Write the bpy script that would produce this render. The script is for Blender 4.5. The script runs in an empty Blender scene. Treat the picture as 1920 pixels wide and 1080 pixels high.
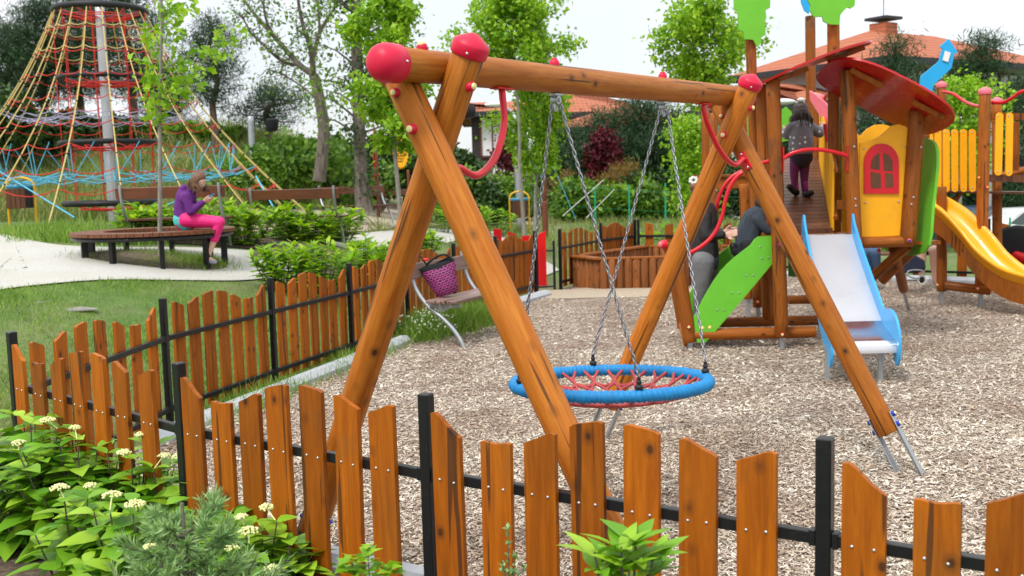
import bpy, math, random
import numpy as np
from mathutils import Vector, Matrix, Quaternion
random.seed(7); rng = np.random.default_rng(11)
sc = bpy.context.scene
V = Vector; PI = math.pi
# ---------------------------------------------------------------- camera
CF, PITCH, ROLL, HC = 1953.8, .106, -.027, 1.858
_F = V((0, math.cos(PITCH), -math.sin(PITCH))); _U = V((0, math.sin(PITCH), math.cos(PITCH))); _R = V((1, 0, 0))
_r = _R*math.cos(ROLL) + _U*math.sin(ROLL); _u = -_R*math.sin(ROLL) + _U*math.cos(ROLL)
cam = bpy.data.cameras.new('camera'); co = bpy.data.objects.new('camera', cam); sc.collection.objects.link(co)
co.matrix_world = Matrix(((_r.x, _u.x, -_F.x, 0), (_r.y, _u.y, -_F.y, 0), (_r.z, _u.z, -_F.z, HC), (0, 0, 0, 1)))
cam.sensor_width = 36; cam.lens = CF/1920*36; cam.clip_start = .05; cam.clip_end = 600
cam.dof.use_dof = True; cam.dof.focus_distance = 5.2; cam.dof.aperture_fstop = 4.5
sc.camera = co
# ---------------------------------------------------------------- light: bright overcast day
SUN_EL, SUN_AZ = 55, 215
w = bpy.data.worlds.new('World'); sc.world = w; w.use_nodes = True
nt = w.node_tree; nt.nodes.clear()
out = nt.nodes.new('ShaderNodeOutputWorld'); bg = nt.nodes.new('ShaderNodeBackground')
sky = nt.nodes.new('ShaderNodeTexSky'); sky.sky_type = 'NISHITA'; sky.sun_disc = False
sky.sun_elevation = math.radians(SUN_EL); sky.sun_rotation = math.radians(SUN_AZ)
tc = nt.nodes.new('ShaderNodeTexCoord'); nz = nt.nodes.new('ShaderNodeTexNoise'); nz.inputs['Scale'].default_value = 2.2; nz.inputs['Detail'].default_value = 5
rp = nt.nodes.new('ShaderNodeValToRGB'); rp.color_ramp.elements[0].position = .40; rp.color_ramp.elements[0].color = (.68,)*3+(1,)
rp.color_ramp.elements[1].position = .60; rp.color_ramp.elements[1].color = (.97,)*3+(1,)
mx = nt.nodes.new('ShaderNodeMix'); mx.data_type = 'RGBA'; mx.inputs[7].default_value = (9.7, 9.9, 10.2, 1)   # the white cloud layer
nt.links.new(tc.outputs['Generated'], nz.inputs['Vector']); nt.links.new(nz.outputs['Fac'], rp.inputs[0])
sp_ = nt.nodes.new('ShaderNodeSeparateXYZ'); nt.links.new(tc.outputs['Generated'], sp_.inputs[0]); mr_ = nt.nodes.new('ShaderNodeMapRange'); mr_.inputs[1].default_value = 0; mr_.inputs[2].default_value = 1; mr_.inputs[3].default_value = .93; mr_.inputs[4].default_value = 1.85
nt.links.new(sp_.outputs[2], mr_.inputs[0]); vm_ = nt.nodes.new('ShaderNodeVectorMath'); vm_.operation = 'SCALE'; nt.links.new(mr_.outputs[0], vm_.inputs['Scale'])   # overcast sky: brighter overhead than at the horizon
nt.links.new(rp.outputs[0], mx.inputs[0]); nt.links.new(sky.outputs[0], mx.inputs[6]); nt.links.new(mx.outputs[2], vm_.inputs[0]); nt.links.new(vm_.outputs[0], bg.inputs[0])
bg.inputs[1].default_value = .105; nt.links.new(bg.outputs[0], out.inputs[0])
sl = bpy.data.lights.new('sun', 'SUN'); sl.energy = 2.3; sl.angle = math.radians(10); sl.color = (1, .96, .9)
so = bpy.data.objects.new('sun', sl); sc.collection.objects.link(so)
so.rotation_euler = (math.radians(90-SUN_EL), 0, math.radians(180-SUN_AZ))
sc.view_settings.view_transform = 'Standard'; sc.view_settings.look = 'None'; sc.view_settings.exposure = .13; sc.view_settings.gamma = 1
sc.cycles.max_bounces = 6; sc.cycles.transparent_max_bounces = 6
# ---------------------------------------------------------------- helpers
def ray(px, py): return _F + _r*((px-960)/CF) + _u*((540-py)/CF)
def at(px, py, Y): d = ray(px, py); return V((0, 0, HC)) + d*(Y/d.y)          # world point at depth Y metres
def pz(px, py, z=0.): d = ray(px, py); return V((0, 0, HC)) + d*((z-HC)/d.z)
def ppm(Y): return CF/Y
def ss(a, b, x):
    t = np.clip((x-a)/(b-a), 0, 1); return t*t*(3-2*t)
FY = [6.25, 8.13, 9.7, 11.2, 12.8, 14.2, 15.5, 16.9, 20.2]; FX = [-3.04, -2.74, -2.23, -1.74, -1.24, -.75, -.21, .62, 2.1]
def terrain(x, y):
    x = np.asarray(x, float); y = np.asarray(y, float)
    s = np.maximum((np.interp(y, FY, FX)-x)*.92, np.minimum(y-20.3, 20))*ss(5.2, 7.6, y)
    s = np.where(x > 7, np.minimum(s, 20), s)
    A = .33 + .67*ss(0., .22, -x/np.maximum(y, 1))
    z = A*(1-np.exp(-np.maximum(s-.15, 0)/2.6))*1.12
    z = z + 3.2*ss(31, 47, y)*ss(2, 12, -x) + .05*np.sin(x*.7+y*.4)*ss(1, 4, s)
    z = z + 1.2*ss(60, 110, y) - 1.7*ss(39, 48, y)*ss(-4, 2, x)*(1-ss(70, 110, y)) - 1.15*ss(20.5, 27, y)*ss(6.5, 9, x)*(1-ss(36, 44, y))
    return z
def T(x, y): return float(terrain(x, y))
def on(px, py):                                                               # where the sight line meets the ground
    d = ray(px, py); d = d/d.y; Y = 2.5; o = V((0, 0, HC))
    while Y < 140:
        p = o+d*Y
        if p.z <= T(p.x, p.y): break
        Y += .05*(1+Y*.02)
    return p
def gp(px, Y):                                                                # ground point under image column px at depth Y
    z = .3
    for _ in range(6):
        a = V((0, 0, HC)); lo, hi = 0, 1080
        py = 332 + (HC-z)*CF/Y*.99
        p = at(px, py+.0*py, Y); z = T(p.x, p.y)
    return V((p.x, p.y, z))
def gnd(px, Y): p = at(px, 400, Y); return V((p.x, p.y, T(p.x, p.y)))
def ztop(px, py, P):                                                          # height at which a vertical through P crosses image row py
    lo, hi = -1., 14.
    for _ in range(40):
        m = (lo+hi)/2; q = V((P.x, P.y, m))-V((0, 0, HC)); d = q.dot(_F)
        if 540-CF*q.dot(_u)/d > py: lo = m
        else: hi = m
    return m
class MB:
    def __init__(s): s.v = []; s.f = []; s.m = []
    def add(s, vs, fs, mi=0):
        o = len(s.v); s.v += [tuple(v) for v in vs]; s.f += [tuple(i+o for i in f) for f in fs]; s.m += [mi]*len(fs); return s
    def box(s, c, d, M=None, bev=0, mi=0):
        x, y, z = d[0]/2, d[1]/2, d[2]/2; c = V(c); R = M.to_3x3() if M is not None else Matrix.Identity(3)
        if bev <= 0:
            vs = [V((i*x, j*y, k*z)) for k in (-1, 1) for j in (-1, 1) for i in (-1, 1)]
            return s.add([c+R@v for v in vs], [(0, 2, 3, 1), (4, 5, 7, 6), (0, 1, 5, 4), (2, 6, 7, 3), (0, 4, 6, 2), (1, 3, 7, 5)], mi)
        b = min(bev, x*.9, y*.9, z*.9); vs = []
        idx = {}
        for k in (-1, 1):
            for j in (-1, 1):
                for i in (-1, 1):
                    for a in range(3):
                        p = [i*x, j*y, k*z]; e = [i, j, k]
                        for q in range(3):
                            if q != a: p[q] -= e[q]*b
                        idx[(i, j, k, a)] = len(vs); vs.append(V(p))
        fs = []
        for a in range(3):
            b1, c1 = [(1, 2), (2, 0), (0, 1)][a]
            for sg in (-1, 1):
                L = []
                for (p, q) in ((-1, -1), (1, -1), (1, 1), (-1, 1)):
                    e = [0, 0, 0]; e[a] = sg; e[b1] = p; e[c1] = q; L.append(idx[(*e, a)])
                fs.append(L if sg > 0 else L[::-1])
            for (p, q) in ((-1, -1), (1, -1), (1, 1), (-1, 1)):
                e1 = [0, 0, 0]; e2 = [0, 0, 0]; e1[a] = -1; e2[a] = 1; e1[b1] = e2[b1] = p; e1[c1] = e2[c1] = q
                L = [idx[(*e1, b1)], idx[(*e2, b1)], idx[(*e2, c1)], idx[(*e1, c1)]]
                fs.append(L if p*q > 0 else L[::-1])
        for k in (-1, 1):
            for j in (-1, 1):
                for i in (-1, 1):
                    L = [idx[(i, j, k, a)] for a in range(3)]; fs.append(L if i*j*k > 0 else L[::-1])
        return s.add([c+R@v for v in vs], fs, mi)
    def tube(s, pts, r, n=10, caps=True, mi=0, closed=False, flat=None):
        pts = [V(p) for p in pts]; N = len(pts); rs = r if isinstance(r, (list, tuple)) else [r]*N
        T0 = (pts[1]-pts[0]).normalized(); up = V((0, 0, 1)) if abs(T0.z) < .9 else V((1, 0, 0)); nx = T0.cross(up).normalized()
        vs = []; fs = []
        for i, p in enumerate(pts):
            if closed: t = (pts[(i+1) % N]-pts[i-1]).normalized()
            else: t = (pts[min(i+1, N-1)]-pts[max(i-1, 0)]).normalized()
            nx = (nx-t*nx.dot(t)).normalized(); ny = t.cross(nx)
            for k in range(n):
                a = 2*PI*k/n; vs.append(p+nx*(math.cos(a)*rs[i])+ny*(math.sin(a)*rs[i]))
        R = N if closed else N-1
        for i in range(R):
            j = (i+1) % N
            for k in range(n): fs.append((i*n+k, i*n+(k+1) % n, j*n+(k+1) % n, j*n+k))
        if caps and not closed: fs.append(tuple(range(n))[::-1]); fs.append(tuple((N-1)*n+k for k in range(n)))
        return s.add(vs, fs, mi)
    def lathe(s, prof, c=(0, 0, 0), M=None, n=20, mi=0):                       # prof = (radius, z) list
        R = M.to_3x3() if M is not None else Matrix.Identity(3); c = V(c); vs = []; fs = []
        for (r, z) in prof:
            for k in range(n): a = 2*PI*k/n; vs.append(c+R@V((r*math.cos(a), r*math.sin(a), z)))
        for i in range(len(prof)-1):
            for k in range(n): fs.append((i*n+k, i*n+(k+1) % n, (i+1)*n+(k+1) % n, (i+1)*n+k))
        fs.append(tuple(range(n))[::-1]); fs.append(tuple((len(prof)-1)*n+k for k in range(n)))
        return s.add(vs, fs, mi)
    def ball(s, c, r, n=12, mi=0, sc3=(1, 1, 1), M=None):
        pr = [(max(math.sin(PI*i/(n//2+2)), .02)*r, -math.cos(PI*i/(n//2+2))*r) for i in range(n//2+3)]
        R = (M.to_3x3() if M is not None else Matrix.Identity(3)) @ Matrix.Diagonal(sc3)
        return s.lathe(pr, c, R.to_4x4(), n, mi)
    def prism(s, poly, t, M, mi=0, bev=0):                                     # poly in M's local xz plane, thickness t along local y
        M = M.to_4x4() if len(M) == 3 else M; n = len(poly)
        vs = [M@V((x, -t/2, z)) for x, z in poly]+[M@V((x, t/2, z)) for x, z in poly]
        fs = [tuple(range(n)), tuple(range(2*n-1, n-1, -1))]+[(i, i+n, (i+1) % n+n, (i+1) % n) for i in range(n)]
        return s.add(vs, fs, mi)
    def build(s, name, mat, parent=None, M=None, smooth=True, ang=40):
        me = bpy.data.meshes.new(name)
        if M is None:
            a = np.array(s.v); lo = a.min(0); hi = a.max(0); c = V(((lo[0]+hi[0])/2, (lo[1]+hi[1])/2, lo[2])); M = Matrix.Translation(c)
            vs = (a-np.array(c)).tolist()
        else: vs = s.v
        me.from_pydata(vs, [], s.f)
        for m in (mat if isinstance(mat, (list, tuple)) else [mat]): me.materials.append(m)
        if any(s.m): me.polygons.foreach_set('material_index', s.m)
        if smooth:
            me.polygons.foreach_set('use_smooth', [True]*len(s.f)); me.set_sharp_from_angle(angle=math.radians(ang))
        me.update()
        return link(name, me, parent, M)
def link(name, me, parent=None, M=None):
    o = bpy.data.objects.new(name, me); sc.collection.objects.link(o)
    M = M if M is not None else Matrix.Identity(4)
    if parent is not None: o.parent = parent; o.matrix_basis = WM[parent.name].inverted() @ M
    else: o.matrix_basis = M
    WM[o.name] = M.copy(); return o
WM = {}
def npmesh(name, vs, fs, mat, parent=None, smooth=False, k=None, loc=None):    # vs (n,3), fs (m,k)
    me = bpy.data.meshes.new(name); vs = np.asarray(vs, np.float32); fs = np.asarray(fs, np.int32); k = fs.shape[1]
    M = Matrix.Translation(loc if loc is not None else (0, 0, 0))
    if loc is not None: vs = vs-np.array(loc, np.float32)
    me.vertices.add(len(vs)); me.vertices.foreach_set('co', vs.ravel())
    me.loops.add(fs.size); me.loops.foreach_set('vertex_index', fs.ravel())
    me.polygons.add(len(fs)); me.polygons.foreach_set('loop_start', np.arange(0, fs.size, k, dtype=np.int32))
    me.polygons.foreach_set('loop_total', np.full(len(fs), k, np.int32))
    me.polygons.foreach_set('use_smooth', np.full(len(fs), smooth)); me.update(calc_edges=True); me.validate()
    for m in (mat if isinstance(mat, (list, tuple)) else [mat]): me.materials.append(m)
    return link(name, me, parent, M)
def tag(o, label=None, cat=None, group=None, kind=None):
    if label: o['label'] = label
    if cat: o['category'] = cat
    if group: o['group'] = group
    if kind: o['kind'] = kind
    return o
def empty(name, loc, label, cat, group=None, rz=0):
    o = bpy.data.objects.new(name, None); sc.collection.objects.link(o); o.empty_display_size = .2
    o.matrix_basis = Matrix.Translation(V(loc)) @ Matrix.Rotation(rz, 4, 'Z'); WM[o.name] = o.matrix_basis.copy(); return tag(o, label, cat, group)
def copy_tree(o, parent=None, M=None):
    c = o.copy(); sc.collection.objects.link(c)
    if parent is not None: c.parent = parent
    if M is not None: c.matrix_basis = M; WM[c.name] = M.copy()
    for ch in list(o.children): copy_tree(ch, c)
    return c
def frame(p, x, up=(0, 0, 1)):                                                 # matrix with local x along x and z near up
    x = V(x).normalized(); y = V(up).cross(x).normalized(); z = x.cross(y)
    return Matrix(((x.x, y.x, z.x, p[0]), (x.y, y.y, z.y, p[1]), (x.z, y.z, z.z, p[2]), (0, 0, 0, 1)))
def zframe(p, z, hint=(1, 0, 0)):
    z = V(z).normalized(); h = V(hint); 
    if abs(z.dot(h)) > .95: h = V((0, 1, 0))
    y = z.cross(h).normalized(); x = y.cross(z)
    return Matrix(((x.x, y.x, z.x, p[0]), (x.y, y.y, z.y, p[1]), (x.z, y.z, z.z, p[2]), (0, 0, 0, 1)))
def curve(pts, n=8, closed=False):                                             # Catmull-Rom through points
    P = [V(p) for p in pts]; N = len(P); o = []
    for i in range(N if closed else N-1):
        if closed: a, b, c, d = P[i-1], P[i], P[(i+1) % N], P[(i+2) % N]
        else: a, b, c, d = P[max(i-1, 0)], P[i], P[i+1], P[min(i+2, N-1)]
        for k in range(n):
            t = k/n; o.append(.5*((2*b)+(c-a)*t+(2*a-5*b+4*c-d)*t*t+(3*b-a-3*c+d)*t**3))
    if not closed: o.append(P[-1])
    return o
# ---------------------------------------------------------------- materials
class NT:
    def __init__(s, name):
        s.m = bpy.data.materials.new(name); s.m.use_nodes = True; s.t = s.m.node_tree; s.n = s.t.nodes; s.b = s.n['Principled BSDF']
    def new(s, t, **k):
        x = s.n.new('ShaderNode'+t)
        for a, v in k.items():
            if a in ('operation', 'blend_type', 'data_type', 'feature', 'noise_dimensions', 'distance', 'wave_type', 'bands_direction'): setattr(x, a, v)
            else: x.inputs[a.replace('_', ' ')].default_value = v
        return x
    def l(s, a, b): s.t.links.new(a, b)
    def coord(s, kind='Object', scale=(1, 1, 1), rand=True):
        tc = s.new('TexCoord'); mp = s.new('Mapping'); mp.inputs['Scale'].default_value = scale; s.l(tc.outputs[kind], mp.inputs['Vector'])
        if rand:
            oi = s.new('ObjectInfo'); cx = s.new('CombineXYZ'); m = s.new('Math', operation='MULTIPLY'); m.inputs[1].default_value = 37.
            s.l(oi.outputs['Random'], m.inputs[0]); s.l(m.outputs[0], cx.inputs[0]); s.l(m.outputs[0], cx.inputs[1]); s.l(m.outputs[0], cx.inputs[2]); s.l(cx.outputs[0], mp.inputs['Location'])
        return mp.outputs[0]
    def ramp(s, fac, stops):
        r = s.new('ValToRGB'); e = r.color_ramp.elements
        while len(e) < len(stops): e.new(.5)
        for q, (p, c) in zip(e, stops): q.position = p; q.color = (*c, 1)
        s.l(fac, r.inputs[0]); return r.outputs[0]
    def mix(s, fac, a, b, mode='MIX'):
        m = s.new('Mix', data_type='RGBA', blend_type=mode)
        for i, x in ((0, fac), (6, a), (7, b)):
            if hasattr(x, 'links'): s.l(x, m.inputs[i])
            else: m.inputs[i].default_value = x if i == 0 else (*x, 1)
        return m.outputs[2]
    def noise(s, vec, scale, detail=4, rough=.55, dist=0):
        n = s.new('TexNoise'); n.inputs['Scale'].default_value = scale; n.inputs['Detail'].default_value = detail; n.inputs['Roughness'].default_value = rough; n.inputs['Distortion'].default_value = dist
        if vec is not None: s.l(vec, n.inputs['Vector'])
        return n.outputs['Fac']
    def bump(s, h, st=.3, d=.01):
        b = s.new('Bump'); b.inputs['Strength'].default_value = st; b.inputs['Distance'].default_value = d; s.l(h, b.inputs['Height']); s.l(b.outputs[0], s.b.inputs['Normal'])
    def set(s, **k):
        for a, v in k.items():
            i = s.b.inputs[a.replace('_', ' ')]
            if hasattr(v, 'links'): s.l(v, i)
            else: i.default_value = (*v, 1) if isinstance(v, tuple) and len(v) == 3 else v
        return s.m
def plain(name, col, rough=.5, metal=0, var=.12, scale=6, bump=0, coat=0):
    t = NT(name); v = t.coord(); n = t.noise(v, scale, 5); n2 = t.noise(v, scale*2.3, 3)
    c = t.mix(n, tuple(x*(1-var) for x in col), tuple(min(1, x*(1+var)) for x in col))
    dn = t.noise(v, scale*1.4, 7, .72); c = t.mix(t.ramp(dn, [(.56, (0, 0, 0)), (.74, (.26,)*3)]), c, tuple(x*.5+.03 for x in col))
    r = t.new('MapRange'); r.inputs[3].default_value = max(0, rough-.08); r.inputs[4].default_value = min(1, rough+.12); t.l(n2, r.inputs[0])
    if bump: t.bump(n2, bump, .004)
    t.b.inputs['Specular IOR Level'].default_value = .35; return t.set(Base_Color=c, Roughness=r.outputs[0], Metallic=float(metal), Coat_Weight=float(coat))
def wood(name, a, b, dark, rough=.45, grain=9., knots=True, weather=.35, coat=.15):
    t = NT(name); v = t.coord(scale=(1, 1, .07)); v2 = t.coord(scale=(1, 1, .45)); v3 = t.coord(scale=(1, 1, .75))
    g = t.noise(v, grain*5, 6, .6, .6); c = t.mix(t.ramp(g, [(.30, (0, 0, 0)), (.68, (1, 1, 1))]), a, b)
    st = t.noise(v2, 3.2, 4, .6, 1.2); c = t.mix(t.ramp(st, [(.52, (0, 0, 0)), (.72, (weather,)*3)]), c, dark)
    fine = t.noise(v, grain*22, 3, .5); c = t.mix(t.ramp(fine, [(.3, (.35,)*3), (.5, (0, 0, 0))]), c, tuple(x*.55 for x in a))
    if knots:
        vo = t.new('TexVoronoi'); vo.inputs['Scale'].default_value = 8; t.l(v3, vo.inputs['Vector'])
        k = t.ramp(vo.outputs['Distance'], [(.07, (.92,)*3), (.12, (.4,)*3), (.24, (0, 0, 0))]); c = t.mix(k, c, (.055, .02, .008))
    crk = t.noise(t.coord(scale=(1, 1, .035)), 24, 2, .5, .25); ck = t.ramp(crk, [(.345, (.8,)*3), (.372, (0, 0, 0))]); c = t.mix(ck, c, (.05, .022, .01))
    t.bump(g, .25, .004)
    ri = t.new('MapRange'); ri.inputs[3].default_value = rough-.1; ri.inputs[4].default_value = rough+.2; t.l(st, ri.inputs[0])
    oi = t.new('ObjectInfo'); hs = t.new('HueSaturation'); mr = t.new('MapRange'); mr.inputs[3].default_value = .68; mr.inputs[4].default_value = 1.1
    t.l(oi.outputs['Random'], mr.inputs[0]); t.l(mr.outputs[0], hs.inputs['Value']); t.l(c, hs.inputs['Color'])
    t.b.inputs['Specular IOR Level'].default_value = .22; return t.set(Base_Color=hs.outputs[0], Roughness=ri.outputs[0], Coat_Weight=coat, Coat_Roughness=.3)
def leafmat(name, cols, rough=.45, trans=.35, clump=.8):
    t = NT(name); g = t.new('NewGeometry'); c = t.ramp(g.outputs['Random Per Island'], [(i/(len(cols)-1), q) for i, q in enumerate(cols)])
    n = t.noise(t.coord(rand=False), clump, 3); c = t.mix(t.ramp(n, [(.35, (.55,)*3), (.6, (0, 0, 0))]), c, cols[0])
    t.set(Base_Color=c, Roughness=rough); t.b.inputs['Specular IOR Level'].default_value = .35
    tr = t.new('BsdfTranslucent'); t.l(t.mix(1., c, (1., 1., .55), 'MULTIPLY'), tr.inputs[0]); m = t.new('MixShader'); m.inputs[0].default_value = trans
    t.l(t.b.outputs[0], m.inputs[1]); t.l(tr.outputs[0], m.inputs[2]); t.l(m.outputs[0], t.n['Material Output'].inputs[0]); return t.m
M = {}
M['log'] = wood('orange_glazed_log', (.60, .215, .026), (.40, .098, .005), (.20, .070, .014), coat=.05, weather=.32, rough=.52)
M['log2'] = wood('weathered_log', (.42, .125, .012), (.26, .066, .006), (.08, .045, .024), weather=.6, rough=.5, coat=.05)
M['picket'] = wood('stained_picket', (.47, .128, .004), (.28, .066, .002), (.17, .085, .018), grain=7, weather=.5, rough=.5, coat=.0)
M['deckwood'] = wood('brown_deck_board', (.17, .068, .030), (.11, .04, .018), (.06, .035, .02), rough=.38, knots=False)
M['benchwood'] = wood('brown_bench_slat', (.20, .075, .035), (.14, .048, .022), (.07, .04, .03), rough=.4, knots=False)
M['greyslat'] = wood('faded_brown_bench_slat', (.30, .20, .165), (.21, .13, .105), (.13, .09, .08), rough=.4, knots=False)
M['sandlog'] = wood('palisade_log', (.33, .115, .028), (.20, .062, .016), (.05, .028, .016), weather=.8, rough=.6, coat=.05)
M['red'] = plain('red_plastic', (.62, .006, .045), .42, var=.12)
M['redpaint'] = plain('red_lacquered_steel', (.58, .004, .014), .32, coat=.15, var=.08)
M['redboard'] = plain('red_painted_board', (.70, .004, .006), .4, var=.1)
M['redroof'] = plain('dark_red_roof_sheet', (.46, .008, .010), .25, coat=.3, var=.25, scale=3)
M['pink'] = plain('faded_pink_plastic', (.75, .16, .2), .45)
M['cream'] = plain('cream_bolt_cap', (.74, .70, .30), .4)
M['orangecap'] = plain('orange_bolt_cap', (.80, .42, .10), .4)
M['bluecap'] = plain('blue_bolt_cap', (.012, .03, .35), .3)
M['black'] = plain('black_painted_steel', (.010, .010, .012), .3, var=.3, scale=14, bump=.15)
M['blackrub'] = plain('black_rubber', (.014, .015, .016), .5, var=.3)
M['galv'] = plain('galvanised_steel', (.42, .45, .47), .42, metal=.75, var=.22, scale=14)
M['steel'] = plain('brushed_slide_steel', (.62, .63, .65), .40, metal=.5, var=.02, scale=1)
M['mirror'] = plain('shiny_slide_steel', (.70, .70, .72), .22, metal=1, var=.03, scale=2)
M['screw'] = plain('zinc_screw', (.6, .62, .65), .3, metal=.9)
M['chain'] = plain('chain_steel', (.30, .31, .33), .35, metal=.85, var=.3, scale=40)
M['yellow'] = plain('yellow_plastic_board', (.88, .40, .004), .42, var=.10)
M['yellowslide'] = plain('yellow_slide_plastic', (.90, .38, .003), .3, var=.08, coat=.2)
M['yellowpaint'] = plain('yellow_painted_tube', (.72, .40, .02), .35)
M['green'] = plain('green_plastic_board', (.14, .50, .03), .45, var=.12)
M['greendark'] = plain('deep_green_plastic_board', (.04, .20, .02), .4, var=.08)
M['bluepanel'] = plain('light_blue_board', (.05, .36, .72), .35, var=.1)
M['bluesign'] = plain('sky_blue_board', (.015, .36, .72), .4, var=.04)
M['white'] = plain('white_board', (.78, .78, .76), .45)
M['teal'] = plain('blue_bin_liner', (.03, .20, .32), .4)
M['tarp'] = plain('black_cloth', (.008, .008, .010), .8)
M['kerb'] = plain('concrete_kerb', (.42, .44, .46), .8, var=.22, scale=9, bump=.4)
M['mast'] = plain('grey_mast', (.50, .51, .53), .35, metal=.5, var=.1)
M['rope_y'] = plain('sand_yellow_rope', (.58, .44, .16), .7); M['rope_r'] = plain('red_rope', (.55, .030, .02), .7)
M['rope_b'] = plain('light_blue_rope', (.10, .42, .60), .7); M['rope_p'] = plain('lilac_rope', (.35, .32, .46), .7)
def ropemat(name, col, sc_=170):
    t = NT(name); v = t.coord(); wv = t.new('TexWave', wave_type='BANDS'); wv.bands_direction = 'DIAGONAL'; wv.inputs['Scale'].default_value = sc_; wv.inputs['Distortion'].default_value = 2.5; t.l(v, wv.inputs['Vector'])
    n = t.noise(v, 30, 4); c = t.mix(wv.outputs['Fac'], tuple(x*.55 for x in col), col); c = t.mix(t.ramp(n, [(.3, (.5,)*3), (.55, (0, 0, 0))]), c, tuple(x*.6 for x in col)); t.bump(wv.outputs['Fac'], .6, .003)
    return t.set(Base_Color=c, Roughness=.6)
M['redrope'] = ropemat('red_braided_rope', (.62, .085, .085), 90)
def grounds():
    # bark mulch
    t = NT('bark_mulch_ground'); v = t.coord(rand=False); a = t.new('TexVoronoi'); a.inputs['Scale'].default_value = 55; a.inputs['Randomness'].default_value = 1
    mpn = t.noise(v, 20, 3); dv = t.new('VectorMath', operation='ADD'); t.l(v, dv.inputs[0])
    cm = t.new('CombineXYZ'); m_ = t.new('Math', operation='MULTIPLY'); m_.inputs[1].default_value = .05; t.l(mpn, m_.inputs[0]); t.l(m_.outputs[0], cm.inputs[0]); t.l(cm.outputs[0], dv.inputs[1]); t.l(dv.outputs[0], a.inputs['Vector'])
    sp = t.new('SeparateColor'); t.l(a.outputs['Color'], sp.inputs[0])
    c = t.ramp(sp.outputs[0], [(0, (.10, .06, .045)), (.3, (.26, .18, .135)), (.62, (.42, .32, .25)), (1, (.60, .50, .41))])
    big = t.noise(v, 1.1, 5, .6); c = t.mix(t.ramp(big, [(.36, (.42,)*3), (.6, (0, 0, 0))]), c, (.13, .075, .045))
    t.bump(a.outputs['Distance'], 1., .02); t.set(Base_Color=c, Roughness=.9); M['mulch'] = t.m
    # chips
    t = NT('bark_chips'); g = t.new('NewGeometry')
    c = t.ramp(g.outputs['Random Per Island'], [(0, (.11, .08, .055)), (.12, (.32, .24, .165)), (.38, (.50, .42, .32)), (.75, (.64, .57, .46)), (1, (.80, .76, .66))])
    n = t.noise(t.coord(rand=False), 1.1, 5, .6); c = t.mix(t.ramp(n, [(.38, (.5,)*3), (.56, (0, 0, 0))]), c, (.27, .16, .095))
    t.set(Base_Color=c, Roughness=.75); M['chip'] = t.m
    # lawn base
    t = NT('lawn_ground'); v = t.coord(rand=False); a = t.noise(v, 3.5, 6, .65); b = t.noise(v, .45, 4)
    c = t.ramp(a, [(.25, (.055, .105, .018)), (.5, (.10, .19, .03)), (.75, (.20, .26, .07))]); c = t.mix(t.ramp(b, [(.45, (0, 0, 0)), (.64, (.75,)*3)]), c, (.24, .22, .11))
    f = t.noise(v, 60, 3); c = t.mix(t.ramp(f, [(.35, (.5,)*3), (.55, (0, 0, 0))]), c, (.04, .07, .015)); t.bump(f, .8, .03); t.set(Base_Color=c, Roughness=.95); M['lawn'] = t.m
    t = NT('pale_gravel_path'); v = t.coord(rand=False); a = t.noise(v, 95, 3); b = t.noise(v, 1.3, 5)
    c = t.ramp(a, [(.3, (.28, .265, .23)), (.5, (.46, .45, .41)), (.7, (.60, .59, .55))]); c = t.mix(t.ramp(b, [(.42, (.35,)*3), (.6, (0, 0, 0))]), c, (.40, .37, .30)); t.bump(a, .4, .01); t.set(Base_Color=c, Roughness=.9); M['path'] = t.m
    t = NT('sand'); v = t.coord(rand=False); a = t.noise(v, 70, 4); b = t.noise(v, 3, 4); c = t.ramp(a, [(.3, (.30, .24, .17)), (.7, (.50, .43, .33))]); c = t.mix(t.ramp(b, [(.4, (.5,)*3), (.6, (0, 0, 0))]), c, (.42, .32, .22)); t.bump(a, .5, .02); t.set(Base_Color=c, Roughness=.95); M['sand'] = t.m
    t = NT('bare_soil'); v = t.coord(rand=False); a = t.noise(v, 16, 7, .7); c = t.ramp(a, [(.3, (.05, .032, .022)), (.5, (.13, .085, .055)), (.7, (.26, .19, .13))]); t.bump(a, 1., .05); t.set(Base_Color=c, Roughness=.95); M['soil'] = t.m
grounds()
def barkmat(name, a, b, scale=14):
    t = NT(name); v = t.coord(scale=(1, 1, .25)); n = t.noise(v, scale, 6, .7, .5); t.bump(n, 1., .03); return t.set(Base_Color=t.ramp(n, [(.3, a), (.65, b)]), Roughness=.9)
M['bark'] = barkmat('grey_brown_bark', (.045, .035, .028), (.22, .185, .15)); M['pinebark'] = barkmat('pine_bark', (.04, .026, .02), (.17, .11, .085)); M['palebark'] = barkmat('smooth_pale_bark', (.15, .14, .11), (.34, .32, .27), 20)
M['lf_maple'] = leafmat('fresh_maple_leaves', [(.14, .32, .014), (.26, .50, .02), (.38, .62, .035), (.48, .66, .06)], clump=1.6, trans=.42)
M['lf_laurel'] = leafmat('laurel_leaves', [(.12, .28, .014), (.24, .47, .018), (.38, .64, .025), (.58, .76, .045)], rough=.4, clump=4, trans=.5)
M['lf_hyd'] = leafmat('hydrangea_leaves', [(.09, .26, .014), (.20, .43, .02), (.32, .56, .03), (.46, .66, .05)], rough=.42, clump=3, trans=.3)
M['lf_mid'] = leafmat('mid_green_leaves', [(.045, .12, .012), (.10, .22, .02), (.18, .33, .03), (.28, .45, .05)], clump=.7)
M['lf_dark'] = leafmat('dark_green_leaves', [(.016, .045, .008), (.038, .09, .014), (.07, .14, .02)], clump=.6, trans=.2)
M['lf_pine'] = leafmat('pine_needles', [(.012, .040, .014), (.028, .075, .022), (.055, .125, .035)], clump=.7, trans=.12)
M['lf_greypine'] = leafmat('grey_green_needles', [(.14, .28, .08), (.26, .43, .15), (.40, .56, .22)], clump=6, trans=.15)
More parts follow.
